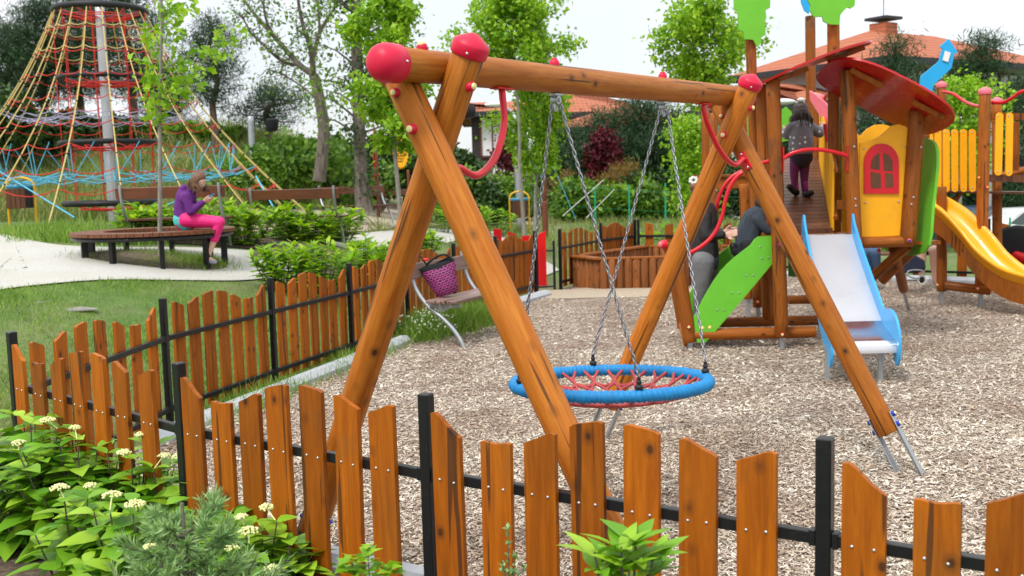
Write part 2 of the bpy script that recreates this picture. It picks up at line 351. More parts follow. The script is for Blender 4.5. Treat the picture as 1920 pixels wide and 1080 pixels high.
M['lf_plum'] = leafmat('plum_red_leaves', [(.05, .008, .012), (.13, .015, .025), (.24, .03, .05)], clump=1)
M['lf_rust'] = leafmat('rusty_needles', [(.16, .10, .02), (.30, .19, .04), (.38, .27, .07)], clump=1)
M['grassblade'] = leafmat('grass_blades', [(.10, .21, .022), (.18, .34, .035), (.27, .44, .06), (.40, .46, .14)], rough=.6, clump=1.2, trans=.3)
M['drygrass'] = leafmat('long_wild_grass', [(.10, .15, .03), (.19, .26, .055), (.30, .34, .10), (.42, .40, .19)], rough=.7, clump=.5, trans=.3)
M['flower'] = plain('creamy_flower_heads', (.72, .72, .34), .6, var=.15, scale=60)
M['flowerw'] = plain('small_white_flowers', (.8, .8, .7), .6)
# ================================================================ GROUND
def grid_axis(segs):
    o = []
    for a, b, n in segs: o += list(np.linspace(a, b, n, endpoint=False))
    return np.array(o+[segs[-1][1]])
gx = grid_axis([(-150, -40, 12), (-40, -14, 26), (-14, 9, 115), (9, 40, 31), (40, 150, 12)]); gy = grid_axis([(-12, 2, 10), (2, 26, 120), (26, 60, 40), (60, 240, 20)])
XX, YY = np.meshgrid(gx, gy); ZZ = terrain(XX, YY)
ZZ = ZZ - .012*(1-ss(0, .4, (np.interp(YY, FY, FX)-XX)))*1
nx_, ny_ = len(gx), len(gy); I = np.arange(nx_*ny_).reshape(ny_, nx_)
q = np.stack([I[:-1, :-1], I[:-1, 1:], I[1:, 1:], I[1:, :-1]], -1).reshape(-1, 4)
tag(npmesh('ground', np.stack([XX, YY, ZZ], -1).reshape(-1, 3), q, M['lawn'], smooth=True), kind='structure')
def poly_sheet(name, pts, z, mat, kind='structure'):
    b = MB(); b.add([(x, y, z) for x, y in pts], [tuple(range(len(pts)))]); return tag(b.build(name, mat, M=Matrix.Identity(4), smooth=False), kind=kind)
fence_xy = list(zip(FX, FY))
play_poly = [(-2.85, 6.1), (-1.50, 5.10), (-.22, 4.22), (1.05, 3.42), (2.6, 2.45), (20, 1), (24, 14), (10.8, 13.4), (7.6, 16.3), (4.4, 18.8), (2.1, 19.9)] + [(x+.15, y) for x, y in fence_xy[::-1][1:]]
poly_sheet('play_area_floor', play_poly, .004, M['mulch'])
def inpoly(x, y, P):
    c = np.zeros(x.shape, bool); n = len(P)
    for i in range(n):
        x1, y1 = P[i]; x2, y2 = P[i-1]
        c ^= ((y1 > y) != (y2 > y)) & (x < (x2-x1)*(y-y1)/(y2-y1+1e-9)+x1)
    return c
# chips lying loose: thousands of little bent bark flakes
def chips():
    vs = []; fs = []
    X = []; Y = []; S = []
    for (y0, y1, dens, s) in ((2.3, 5, 5200, .92), (5, 7.5, 4200, .95), (7.5, 11, 2000, 1.05), (11, 19.5, 600, 1.25)):
        a = rng.uniform(-5, 14, int(19*(y1-y0)*dens)); b = rng.uniform(y0, y1, a.size); k = (np.abs(a) < b*.56+1.0) & (a > -3.2); k &= inpoly(a, b, play_poly); a = a[k]; b = b[k]
        k2 = ~((a > .8) & (b > 14.6) & (b < 17.6) & (a < 1.6))
        X.append(a[k2]); Y.append(b[k2]); S.append(np.full(k2.sum(), s))
    X = np.concatenate(X); Y = np.concatenate(Y); S = np.concatenate(S); n = X.size
    L = rng.gamma(5, .0019, n).clip(.004, .026)*S+.003; W = L*rng.uniform(.22, .5, n); Hh = W*rng.uniform(.25, .5, n)
    base = np.array([(-1, -.6, 0), (1, -.8, 0), (.9, .7, 0), (-.85, .8, 0), (-1, -.6, 1), (1, -.8, 1), (.9, .7, 1), (-.85, .8, 1)])
    P = np.repeat(base[None], n, 0)*np.stack([L, W, Hh], -1)[:, None, :]
    P[:, :, 2] += (P[:, :, 0]**2)*rng.uniform(-6, 12, n)[:, None]
    ti = rng.normal(0, .26, n); tj = rng.normal(0, .28, n); yw = rng.uniform(0, 2*PI, n)
    c, s_ = np.cos(tj)[:, None], np.sin(tj)[:, None]; y = P[:, :, 1]*c-P[:, :, 2]*s_; z = P[:, :, 1]*s_+P[:, :, 2]*c; x = P[:, :, 0]
    c, s_ = np.cos(ti)[:, None], np.sin(ti)[:, None]; x, z = x*c-z*s_, x*s_+z*c
    c, s_ = np.cos(yw)[:, None], np.sin(yw)[:, None]; x, y = x*c-y*s_, x*s_+y*c
    vz = np.stack([x+X[:, None], y+Y[:, None], z+(.006+rng.uniform(0, .012, n))[:, None]], -1).reshape(-1, 3)
    f = np.array([(4, 5, 6, 7), (0, 1, 5, 4), (1, 2, 6, 5), (2, 3, 7, 6), (3, 0, 4, 7)])
    ff = (np.arange(n)[:, None, None]*8+f[None]).reshape(-1, 4)
    print('chips', n); tag(npmesh('bark_chips', vz, ff, M['chip']), 'loose tan and brown bark chips covering the play area floor', 'bark chips', kind='stuff')
chips()
def drape(name, near, far, mat, n=60, m=8, dz=.012, kind='structure'):           # sheet between two ground curves given as xy lists
    A = curve([V((*p, 0)) for p in near], 10); B = curve([V((*p, 0)) for p in far], 10)
    def rs(C): 
        C = np.array([(p.x, p.y) for p in C]); d = np.r_[0, np.cumsum(np.hypot(*np.diff(C, axis=0).T))]; t = np.linspace(0, d[-1], n); return np.stack([np.interp(t, d, C[:, 0]), np.interp(t, d, C[:, 1])], -1)
    A, B = rs(A), rs(B); t = np.linspace(0, 1, m)[None, :, None]; P = A[:, None]*(1-t)+B[:, None]*t; z = terrain(P[..., 0], P[..., 1])+dz
    vs = np.concatenate([P, z[..., None]], -1).reshape(-1, 3); I = np.arange(n*m).reshape(n, m); q = np.stack([I[:-1, :-1], I[1:, :-1], I[1:, 1:], I[:-1, 1:]], -1).reshape(-1, 4)
    return tag(npmesh(name, vs, q, mat, smooth=True), kind=kind)
def G(l): return [(on(*p).x, on(*p).y) for p in l]
near = [(-9.0, 12.2), (-5.8, 12.3)]+G([(-60, 552), (60, 538), (190, 529), (330, 528), (480, 526), (560, 505), (640, 480), (760, 462), (900, 452)])+[(.3, 17.6)]
far = [(-11.5, 17.0)]+G([(-60, 437), (40, 449), (110, 462), (220, 466), (360, 466), (510, 473), (600, 463), (680, 440), (760, 432), (900, 428)])+[(.9, 19.5)]
drape('path', near, far, M['path'], n=110, m=16, dz=.02)
drape('sandy_ground', G([(420, 432), (520, 436), (620, 441), (760, 425), (880, 418), (1000, 424)]), G([(430, 396), (560, 392), (690, 382), (780, 388), (880, 392), (1000, 398)]), M['sand'], n=60, m=14, dz=.015)
SANDE = (1.55, 16.35)
# soil bed at the bottom left
def blob(name, cx, cy, rx, ry, mat, dz, n=40, rings=8, kind='structure', amp=.12, rz=0):
    vs = []; fs = []; ph = rng.uniform(0, 6, 3)
    for i in range(rings+1):
        for k in range(n):
            a = 2*PI*k/n; R = i/rings*(1+amp*math.sin(2*a+ph[0])+amp*.7*math.sin(5*a+ph[1])+amp*.4*math.sin(9*a+ph[2])); x0 = rx*R*math.cos(a); y0 = ry*R*math.sin(a)
            x = cx+x0*math.cos(rz)-y0*math.sin(rz); y = cy+x0*math.sin(rz)+y0*math.cos(rz); vs.append((x, y, T(x, y)+dz*(1-.7*(i/rings)**4)))
    for i in range(rings):
        for k in range(n): fs.append((i*n+k, i*n+(k+1) % n, (i+1)*n+(k+1) % n, (i+1)*n+k))
    return tag(npmesh(name, vs, fs, mat, smooth=True), kind=kind)
blob('sandy_entrance', SANDE[0], SANDE[1], 1.35, .75, M['sand'], .035, rz=-.25, amp=.16)
poly = blob('soil_bed', -1.6, 3.6, 2.6, 1.75, M['soil'], .05, rz=-.62, amp=.04)
BC = on(292, 487)                                                              # round bench centre
blob('planting_circle', BC.x, BC.y, 1.02, .85, M['soil'], .045, amp=.03)
c_ = on(420, 462); blob('shrub_bed', c_.x-.2, c_.y+.9, 3.2, .95, M['soil'], .05, rz=.05)
c_ = on(655, 500); blob('shrub_bed_by_fence', c_.x, c_.y+.5, 1.7, 1.2, M['soil'], .05, rz=.8)
c_ = on(1000, 700)
# ---- kerb stones along the inside of the fence
def kerb(a, b, label, h=.10, w_=.13):
    a, b = V((*a, 0)), V((*b, 0)); L = (b-a).length; mb = MB(); F = frame((a+b)/2, b-a)
    n = max(1, round(L/1.0))
    for i in range(n):
        x0 = -L/2+L*i/n+.004; x1 = -L/2+L*(i+1)/n-.004
        prof = [(-w_/2, -.05), (w_/2, -.05), (w_/2, h), (-w_/2+.05, h), (-w_/2, h-.045)]
        vs = [F@V((x, y, z)) for x in (x0, x1) for y, z in prof]; k = len(prof)
        mb.add(vs, [tuple(range(k)), tuple(range(2*k-1, k-1, -1))]+[(j, j+k, (j+1) % k+k, (j+1) % k) for j in range(k)])
    return tag(mb.build('concrete_kerb', M['kerb'], smooth=False), label, 'kerb', 'concrete kerbs at the edge of the bark')
kerb((-2.62, 7.3), (-1.22, 11.75), 'long pale concrete kerb at the foot of the side picket fence, left of the swing')
kerb((-.35, 14.1), (.55, 16.1), 'short concrete kerb end beside the open gateway with the red boards')
kerb((-2.60, 6.25), (-1.45, 5.3), 'concrete kerb stub seen low between the front pickets and the corner post')
kerb((-1.15, 5.0), (-.1, 4.3), 'concrete kerb behind the front fence pickets, under the near left swing foot')
kerb((4.5, 18.3), (7.45, 16.05), 'far concrete kerb behind the towers, under the seated people')
# ================================================================ FENCES
PK = [(.08, .945, .862), (.217, .862, .866), (.342, .878, .922), (.47, .953, .978), (.60, .984, .968), (.73, .957, .915), (.865, .913, .95)]
def picket_mb(w_, hl, hr, t=.022, curved=0.):
    mb = MB(); n = 7; top = []
    for i in range(n+1):
        u = i/n; z = hl+(hr-hl)*(3*u*u-2*u**3 if curved else u) + (-.012 if abs(hl-hr) < .012 else .0)*math.sin(PI*u); 
        e = min(u, 1-u)*w_; z -= max(0, .008-e)*.9
        top.append(((u-.5)*w_, z))
    mb.prism([(-w_/2, .04), (w_/2, .04)]+top[::-1], t, Matrix.Identity(4)); return mb
_sc = []
def screw_me():
    if not _sc:
        b = MB(); b.ball((0, 0, 0), .0055, 8, sc3=(1, .7, 1)); o = b.build('screw', M['screw'], None, Matrix.Identity(4)); _sc.append(o.data); bpy.data.objects.remove(o)
    return _sc[0]
def fence(name, pts, zb, side, label, start=0, first=0, rev=False, top=1.0, skip=(), w_=.135, dens=PK, group=None):
    """side=+1: pickets on the right-hand side of travel a->b (towards the camera for the front fence)"""
    root = empty(name, (*pts[0], zb(*pts[0])), label, 'fence', group)
    for i, p in enumerate(pts):
        if i < first: continue
        z = zb(*p); d = V((*pts[min(i+1, len(pts)-1)], 0))-V((*pts[max(i-1, 0)], 0)); F = frame((*p, z), d)
        mb = MB(); mb.box((0, 0, top/2-.05), (.048, .048, top+.1), bev=.004); o = mb.build('post', M['black'], root, F)
    for i in range(len(pts)-1):
        if i in skip: continue
        a = V((*pts[i], zb(*pts[i]))); b = V((*pts[i+1], zb(*pts[i+1]))); d = b-a; L = d.length; F = frame(a, d)
        for zz in (.685, .13):
            mb = MB(); mb.box((L/2, 0, zz), (L-.052, .032, .04), bev=.003); mb.box((.035, 0, zz), (.02, .036, .05), bev=.002); mb.box((L-.035, 0, zz), (.02, .036, .05), bev=.002); mb.build('rail', M['black'], root, F)
        for (t, hl, hr) in (dens if not rev else [(1-t, hr, hl) for t, hl, hr in dens]):
            j = rng.uniform(-.004, .004); mb = picket_mb(w_, hl*top+j, hr*top+j, curved=abs(hl-hr) > .03)
            Mx = F @ Matrix.Translation((t*L, -side*.0285, 0)) @ Matrix.Rotation(rng.normal(0, .006), 4, 'Y')
            pk = mb.build('picket', M['picket'], root, Mx, ang=50)
            for zz in (.685, .13):
                for sx in (-.032, .032): link('screw', screw_me(), pk, Mx @ Matrix.Translation((sx, -side*.012, zz+rng.uniform(-.004, .004))))
    return root
z0 = lambda x, y: 0.0
fence('picket_fence', [(-2.89, 5.95), (-1.544, 4.739), (-.339, 3.892), (.935, 3.085), (2.21, 2.28)], lambda x, y: .05, 1, 'orange picket fence with black posts running across the foreground in front of the swing', w_=.127)
side_pts = [(-2.89, 5.97), (-2.70, 8.0), (-2.216, 9.53), (-1.72, 11.0), (-1.27, 12.55), (-.77, 13.95), (-.23, 15.35), (.385, 16.55)]
fence('picket_fence', side_pts, lambda x, y: .0, -1, 'long orange picket fence seen from inside, receding along the lawn to the gateway', first=1, rev=True)
fence('picket_fence', [(.80, 16.95), (1.62, 18.7), (2.35, 19.7)], z0, -1, 'short orange picket fence behind the near corner of the sandbox, right of the gateway', rev=True)
SP = [(.1, .93, .9), (.28, .88, .92), (.45, .96, .98), (.62, .95, .9), (.8, .87, .93)]
fence('picket_fence', [(2.42, 19.72), (4.35, 18.95), (6.0, 17.7), (7.6, 16.55), (9.4, 15.1), (11.2, 13.7)], z0, -1, 'orange picket fence with wide gaps far behind the towers and the sandbox', dens=SP, w_=.15)
# gate: two red boards of the leaf and its black frame, swung open outwards
gt = empty('gate', (.42, 16.75, 0), 'open garden gate of bright red boards on a black frame beyond the side fence', 'gate')
def rboard(px, pyt, pyb, Y, wpx, sl, nm='board'):
    a = at(px-wpx/2, pyb, Y); F = frame((at(px, pyb, Y).x, Y, .10), (1, .15, 0)); wm_ = wpx/ppm(Y); zt = ztop(px, pyt, at(px, pyb, Y))-.10
    mb = MB(); mb.prism([(-wm_/2, 0), (wm_/2, 0), (wm_/2, zt+sl), (-wm_/2, zt)], .022, Matrix.Identity(4)); mb.build(nm, M['redboard'], gt, F)
rboard(1017, 440, 538, 16.75, 17, .06); rboard(935, 428, 520, 17.9, 15, -.02); rboard(962, 434, 520, 17.6, 15, -.05); rboard(988, 442, 520, 17.2, 15, .0)
mb = MB(); p = at(1040, 543, 16.8); mb.box((p.x, p.y, .42), (.04, .04, .80), bev=.003); mb.box((.415, 16.74, .46), (.035, .035, .92), bev=.003)
mb.tube([(.41, 16.74, .66), (p.x, p.y, .66)], .016, 6); mb.tube([(.41, 16.74, .08), (p.x, p.y, .08)], .016, 6)
mb.tube([(.41, 16.74, .66), (-.45, 17.95, .66)], .016, 6); mb.tube([(.41, 16.74, .08), (-.45, 17.95, .08)], .016, 6); mb.build('gate_frame', M['black'], gt)
# ================================================================ SWING
SX, SY, SYAW, SL, SK, SZC, SD = -.241, 4.211, .965, 3.017, .506, 2.055, .064
bh = V((math.cos(SYAW), math.sin(SYAW), 0)); qh = V((math.sin(SYAW), -math.cos(SYAW), 0))
def S(o, p, z): return V((SX, SY, 0))+bh*(o-.02*z)+qh*(p-.018*z)+V((0, 0, z+.01*o))
BH = 2.30; LR = .0655
sw = empty('swing_frame', (SX+bh.x*SL/2, SY+bh.y*SL/2, 0), 'large swing frame of orange glazed logs with red end caps, beam on crossed legs', 'swing frame')
def log(name, a, b, r, mat, parent, taper=1., n=28, bev=.008, hint=(1, 0, 0)):
    a, b = V(a), V(b); L = (b-a).length; mb = MB(); k = 14; prof = [(r-bev, 0), (r, bev)]+[(r*(1+(taper-1)*i/k)+math.sin(i*1.7+L)*r*.006, L*i/k) for i in range(1, k)]+[(r*taper, L-bev), (r*taper-bev, L)]
    mb.lathe(prof, n=n); return mb.build(name, mat, parent, zframe(a, b-a, hint), ang=50)
def cap(parent, p, d, r, label=None, dome=.75, skirt=.05, mat='red'):
    mb = MB(); k = 7; prof = [(r+.006, -skirt), (r+.009, -skirt+.004), (r+.010, 0)]
    if dome > .9: prof += [((r+.010)*math.cos(t)**.8, (r+.01)*.95*math.sin(t)) for t in np.linspace(.15, PI/2-.05, k)]
    else: prof += [(r+.006, .012), (r*.62, .032*dome/.75), (r*.25, .045*dome/.75), (.004, .048*dome/.75)]
    mb.lathe(prof, n=32); o = mb.build('end_cap', M[mat], parent, zframe(p, d), ang=55)
    s_ = MB(); h = V((0, -1, 0)); h = (h-V(d).normalized()*h.dot(V(d).normalized())).normalized(); s_.ball(V(p)-V(d).normalized()*(skirt*.55)+h*(r+.010), .006, 8); s_.build('screw', M['screw'], o); return o
def knob(parent, p, d, r=.021, base='red', tip='cream'):
    mb = MB(); mb.lathe([(r, -.006), (r*1.02, r*.35), (r*.9, r*.8), (r*.72, r*.98)], M=zframe((0, 0, 0), d), c=p, n=14)
    mb.lathe([(r*.68, r*.9), (r*.66, r*1.12), (r*.5, r*1.35), (r*.12, r*1.45)], M=zframe((0, 0, 0), d), c=p, n=12, mi=1)
    return mb.build('bolt_cap', [M[base], M[tip]], parent)
beam = log('beam', S(-.26, 0, BH), S(SL+.22, 0, BH), .0655, M['log'], sw, 1.0, 36)
cap(beam, S(-.26, 0, BH), S(0, 0, BH)-S(1, 0, BH), .0655, dome=1, skirt=.06); cap(beam, S(SL+.22, 0, BH), S(1, 0, BH)-S(0, 0, BH), .0655, dome=1, skirt=.06)
LEGS = {'A': (1, -SD), 'B': (-1, SD), 'D': (-1, SL-SD), 'C': (1, SL+SD)}
def LP(n, z): sg, o = LEGS[n]; return S(o, sg*SK*(SZC-z), z)
for n in 'ABDC':
    lb, lt = LP(n, .215), LP(n, 2.375 if n in 'BD' else 2.30); lg = log('leg', lb, lt, LR, M['log'], sw, 1., 32); ax = (lt-lb).normalized()
    cap(lg, lt, ax, LR, skirt=.042)
    side_ = (qh-ax*qh.dot(ax)).normalized()
    for sg in (-1, 1):                                                         # galvanised foot plates sunk into the bark
        c0 = lb+ax*.12+side_*sg*(LR+.004); c1 = LP(n, -.06)+side_*sg*(LR+.004); Fz = zframe((c0+c1)/2, c0-c1, ax.cross(side_)); mb = MB()
        y = Fz.to_3x3()@V((0, 1, 0)); mb.box((0, 0, 0), (.052, .007, (c0-c1).length), bev=.002); mb.box((.0, -sg*.012 if y.dot(side_) > 0 else sg*.012, 0), (.006, .02, (c0-c1).length*.98), bev=.001); mb.build('foot_plate', M['galv'], lg, Fz)
        for t in (.035, .10): knob(lg, lb+ax*t+side_*sg*(LR+.009), side_*sg, .017, 'bluecap', 'cream')
mid = S(-SD-LR, 0, SZC); knob(sw, S(-SD-LR, .0, SZC), -bh); knob(sw, S(SL-SD-LR, 0, SZC), -bh); knob(sw, S(SD-.01, -SK*(SZC-2.22)+LR, 2.215), qh); knob(sw, S(SL-SD, -SK*(SZC-2.22)+LR, 2.215), qh)
knob(sw, S(-SD-LR-.0, SK*(SZC-2.20)-.0, 2.20), -bh, .018); knob(sw, S(-.06+.02, .0, BH+.066), V((-.15, -.3, 1)), .022); knob(sw, S(SL+SD-LR, SK*(SZC-2.18), 2.18), -bh, .018)
OH = (.93, 2.06)                                                               # hanger stations along the beam
for o in OH:
    knob(sw, S(o, 0, BH+.064), V((0, 0, 1)), .024, 'red', 'red')
# red bent grab bars from the beam down to the outer legs
def plate(parent, p, n_, along, L=.12, W=.05, t=.008, mat='redpaint'):
    F = frame(p, along, n_); mb = MB(); mb.box((0, 0, 0), (L, W, t), M=None, bev=.004)
    for sx in (-.38, .38): mb.ball((sx*L, 0, t/2+.002), .008, 10, mi=1, sc3=(1, 1, .6))
    return mb.build('mounting_plate', [M[mat], M['screw']], parent, F)
for (o0, n, sg) in ((.46, 'A', 1), (SL-.46, 'C', -1)):
    a = S(o0, .02, BH-.068); e = LP(n, 1.89)+bh*sg*(LR+.006); ch = e-a; md = (a+e)/2; bu = (bh*sg-V((0, 0, .25))); bu = (bu-ch.normalized()*bu.dot(ch.normalized())).normalized()
    rr = [a, a+V((0, 0, -.03))+bh*sg*.004, a+ch*.2+bu*.105, md+bu*.15, a+ch*.8+bu*.115, e+bh*sg*.035+V((0, 0, .01)), e]
    mb = MB(); mb.tube(curve(rr, 8), .0155, 14); gb = mb.build('grab_bar', M['redpaint'], sw); plate(gb, a+V((0, 0, .002)), V((0, 0, -1)), bh); plate(gb, e, bh*sg, LP(n, 2)-LP(n, 1))
# ---- nest seat
ns = None
RC = S(SL/2-.174, 0, .81); RC.z = .79; RR = .497
tl = math.radians(3.3); Rt = Matrix.Rotation(-tl, 4, 'X') @ Matrix.Rotation(.0, 4, 'Z'); RM = Matrix.Translation(RC) @ Rt
ns = empty('nest_swing_seat', RC, 'round nest swing seat with blue rope rim and red net hanging on chains', 'swing seat')
nM, nm = 420, 12; vs = []; fs = []
for i in range(nM):
    a = 2*PI*i/nM; tr = .0305+.0034*math.sin(i*PI/1.75)+.0012*math.sin(i*.37)
    for k in range(nm):
        b = 2*PI*k/nm; vs.append(((RR+tr*math.cos(b))*math.cos(a), (RR+tr*math.cos(b))*math.sin(a), tr*math.sin(b)))
for i in range(nM):
    for k in range(nm): fs.append((i*nm+k, ((i+1) % nM)*nm+k, ((i+1) % nM)*nm+(k+1) % nm, i*nm+(k+1) % nm))
b = MB(); b.v = vs; b.f = fs; b.m = [0]*len(fs)
t = NT('blue_wound_rope'); vv = t.coord(rand=False); g = t.noise(vv, 30, 4); t.bump(t.noise(vv, 300, 2), .6, .003); M['bluerope'] = t.set(Base_Color=t.mix(g, (.0, .125, .36), (.0, .28, .62)), Roughness=.55)
b.build('rim', M['bluerope'], ns, RM, ang=80)
nb = MB(); 
def sag(r): return -.022-.085*(1-(r/RR)**2)
def NP(r, a): return (r*math.cos(a), r*math.sin(a), sag(r))
K = 22
for k in range(K):
    a0 = 2*PI*k/K
    for s_ in (-1, 1):
        e = a0+s_*.0; pts = [NP(RR-.028, a0+s_*.085), NP(.40, a0), NP(.28, a0+s_*PI/K), NP(.17, a0), NP(.10, a0+s_*PI/K)]
        pts[0] = (pts[0][0], pts[0][1], 0); pts = curve(pts, 4); nb.tube(pts, .0088, 6)
for r_ in (.10, .22, .36):
    nb.tube([NP(r_*(1+.06*math.cos(K*2*PI*i/96)), 2*PI*i/96) for i in range(96)], .0098, 6, closed=True)
nb.build('net', M['redrope'], ns, RM, ang=80)
def link_mesh(mb, c, d, tw, L=.036, W=.021, r=.0038):
    F = zframe(c, d, (1, 0, 0)) @ Matrix.Rotation(tw, 4, 'Z'); n = 12; pts = []
    for i in range(n):
        a = 2*PI*i/n; x = (W/2-r)*math.cos(a); z = (L/2-W/2)*(1 if math.sin(a) >= 0 else -1)+(W/2-r)*math.sin(a); pts.append(F@V((x, 0, z)))
    mb.tube(pts, r, 6, closed=True)
def chain(parent, a, b):
    mb = MB(); L = (b-a).length; n = int(L/.0275)
    for i in range(n):
        t = (i+.5)/n; c = a.lerp(b, t); c.z -= .012*math.sin(PI*t); link_mesh(mb, c, b-a, (i % 2)*PI/2+.5)
    return mb.build('chain', M['chain'], parent, ang=80)
AT = {(975, 705): 0, (1200, 722): 0, (1113, 670): 1, (1325, 685): 1}
def ringpt(px, py):
    best = None
    for i in range(360):
        a = 2*PI*i/360; p = RM@V((RR*math.cos(a), RR*math.sin(a), .034)); q_ = p-V((0, 0, HC)); d = q_.dot(_F); x = 960+CF*q_.dot(_r)/d; y = 540-CF*q_.dot(_u)/d
        e = (x-px)**2+(y-py)**2*4
        if best is None or e < best[0]: best = (e, p)
    return best[1]
for (px, py), h in AT.items():
    top = S(OH[h], 0, BH-.115)+V(((-.02 if px in (975, 1113) else .02), 0, 0)); bt = ringpt(px, py+12)
    mb = MB(); mb.ball(bt+V((0, 0, .008)), .021, 14, sc3=(1, 1, .8)); mb.ball(bt+V((0, 0, .032)), .013, 10); mb.tube([bt+V((0, 0, .03)), bt+V((0, 0, .055))], .009, 8); mb.build('chain_shackle', M['blackrub'], ns)
    chain(ns, top, bt+V((0, 0, .06)))
for o in OH:
    p = S(o, 0, BH-.066); mb = MB(); mb.box(p-V((0, 0, .006)), (.06, .04, .012), M=frame((0, 0, 0), bh), bev=.002); mb.tube([p, p-V((0, 0, .02))], .014, 10)
    mb.tube([p+V((0, 0, -.032))+qh*-.018, p+V((0, 0, -.032))+qh*.018], .021, 16); mb.tube([p+V((0, 0, -.032))+qh*-.026, p+V((0, 0, -.032))+qh*.026], .009, 10)
    link_mesh(mb, p-V((0, 0, .062)), V((0, 0, 1)), .6, .05, .03, .006); mb.build('hanger', M['galv'], sw)
mb = MB(); p = LP('B', 2.13)+bh*(LR+.0); mb.lathe([(.03, -.01), (.032, .03), (.03, .055), (.024, .06)], c=p, M=zframe((0, 0, 0), bh+qh*.5), n=18); mb.build('black_cap', M['blackrub'], sw)
# ================================================================ PLAY TOWER
c_ = at(1530, 600, 11.1)
pt = empty('play_tower', (c_.x, c_.y, 0), 'tall wooden climbing tower with red roofs, steel slide, green stairs and yellow slide', 'play tower')
def foot(parent, p, x=0):                                                      # steel post anchor under a wooden post
    mb = MB(); mb.box((p.x, p.y, p.z/2-.04), (.05, .05, p.z+.08), bev=.004); mb.box((p.x, p.y, p.z+.004), (.09, .09, .008)); mb.build('post_anchor', M['galv'], parent)
def tpost(x0, y0, x1, y1, Y, r, top=None, Y1=None, mat='log2', capm='pink', anchor=True, name='post'):
    a = at(x1, y1, Y1 or Y); b = at(x0, y0, Y); o = log(name, a, b, r, M[mat], pt, 1., 20)
    if top: cap(o, b, b-a, r, skirt=.05, mat=capm)
    if anchor and a.z < .5 and a.z > .03: foot(o, a)
    return o
P1 = tpost(1449, 150, 1466, 632, 10.7, .071)
P2 = tpost(1587, 132, 1613, 640, 10.7, .071)
tpost(1404, -60, 1421, 576, 11.9, .058, name='post'); tpost(1428, 165, 1441, 600, 11.5, .066)
tpost(1562, -30, 1566, 560, 11.6, .066); tpost(1519, 30, 1524, 545, 14.6, .068)
tpost(1535, 182, 1537, 535, 13.6, .066, top=True)
tpost(1720, 208, 1702, 455, 10.9, .085, anchor=False); tpost(1664, 300, 1668, 452, 12.4, .07, anchor=False)
tpost(1322, 208, 1326, 540, 14.5, .055); tpost(1338, 212, 1341, 535, 15.2, .055); tpost(1402, 210, 1406, 536, 14.6, .06); tpost(1395, 345, 1403, 560, 13.0, .066)
tpost(1765, 158, 1767, 500, 15.2, .066, top=True); tpost(1847, 170, 1839, 545, 13.55, .074, top=True); tpost(1869, 188, 1870, 530, 14.8, .066, top=True)
tpost(1765, 350, 1766, 546, 13.85, .066); tpost(1272, 498, 1294, 641, 10.85, .071, mat='log2'); tpost(1262, 510, 1281, 615, 11.5, .06, mat='log2')
def tlog(x0, y0, x1, y1, Ya, Yb=None, r=.06, mat='log2', name='log_beam'): return log(name, at(x0, y0, Ya), at(x1, y1, Yb or Ya), r, M[mat], pt, 1., 20)
tlog(1300, 628, 1528, 622, 10.86, r=.062); tlog(1295, 606, 1545, 600, 11.5, r=.055); tlog(1478, 562, 1600, 560, 12.6, r=.055); tlog(1290, 645, 1279, 605, 10.95, 11.55, .05)
tlog(1612, 455, 1712, 452, 10.9, r=.06); tlog(1772, 535, 1858, 545, 13.75, 13.45, .062); tlog(1850, 537, 1990, 552, 14.2, 13.4, .05)
tlog(1702, 462, 1630, 524, 11.1, 11.5, .055); tlog(1712, 470, 1652, 528, 12.0, 12.2, .055); l_ = tlog(1676, 466, 1694, 542, 11.6, 12.9, .058)
mb = MB(); mb.tube([at(1692, 538, 12.85), at(1704, 580, 13.3)], .02, 8); mb.build('post_anchor', M['galv'], l_)
for (x, y, Y, bs, tp) in [(1292, 613, 10.77, 'red', 'cream'), (1467, 627, 10.6, 'red', 'cream'), (1421, 566, 11.8, 'red', 'orangecap'), (1463, 459, 10.6, 'red', 'bluecap'), (1606, 452, 10.6, 'red', 'bluecap'), (1705, 451, 10.76, 'pink', 'bluecap'), (1317, 615, 10.72, 'orangecap', 'cream'), (1331, 614, 10.72, 'orangecap', 'cream'), (1757, 534, 13.75, 'red', 'cream'), (1833, 541, 13.4, 'red', 'cream'), (1835, 333, 13.45, 'red', 'orangecap'), (1851, 351, 13.45, 'red', 'orangecap'), (1648, 470, 11.1, 'red', 'red'), (1670, 513, 12.3, 'red', 'orangecap')]:
    knob(pt, at(x, y, Y), V((-.25, -1, 0)), .02, bs, tp)
def ppanel(name, pts, Y, t, mat, skew=0., parent=None, px0=None):               # flat board outlined at depth Y (skew = depth change per metre of x)
    P = [at(x, y, Y) for x, y in pts]; x0 = P[0].x
    Q = [V((p.x, Y+(p.x-x0)*skew, p.z)) for p in P]; F = frame(Q[0], (1, skew, 0)); Fi = F.inverted(); L = [(Fi@q_) for q_ in Q]
    mb = MB(); mb.prism([(l.x, l.z) for l in L], t, Matrix.Identity(4)); return mb.build(name, M[mat], parent or pt, F, ang=35)
def smooth2(pts, n=5, closed=True): return [(p.x, p.y) for p in curve([V((x, y, 0)) for x, y in pts], n, closed)]
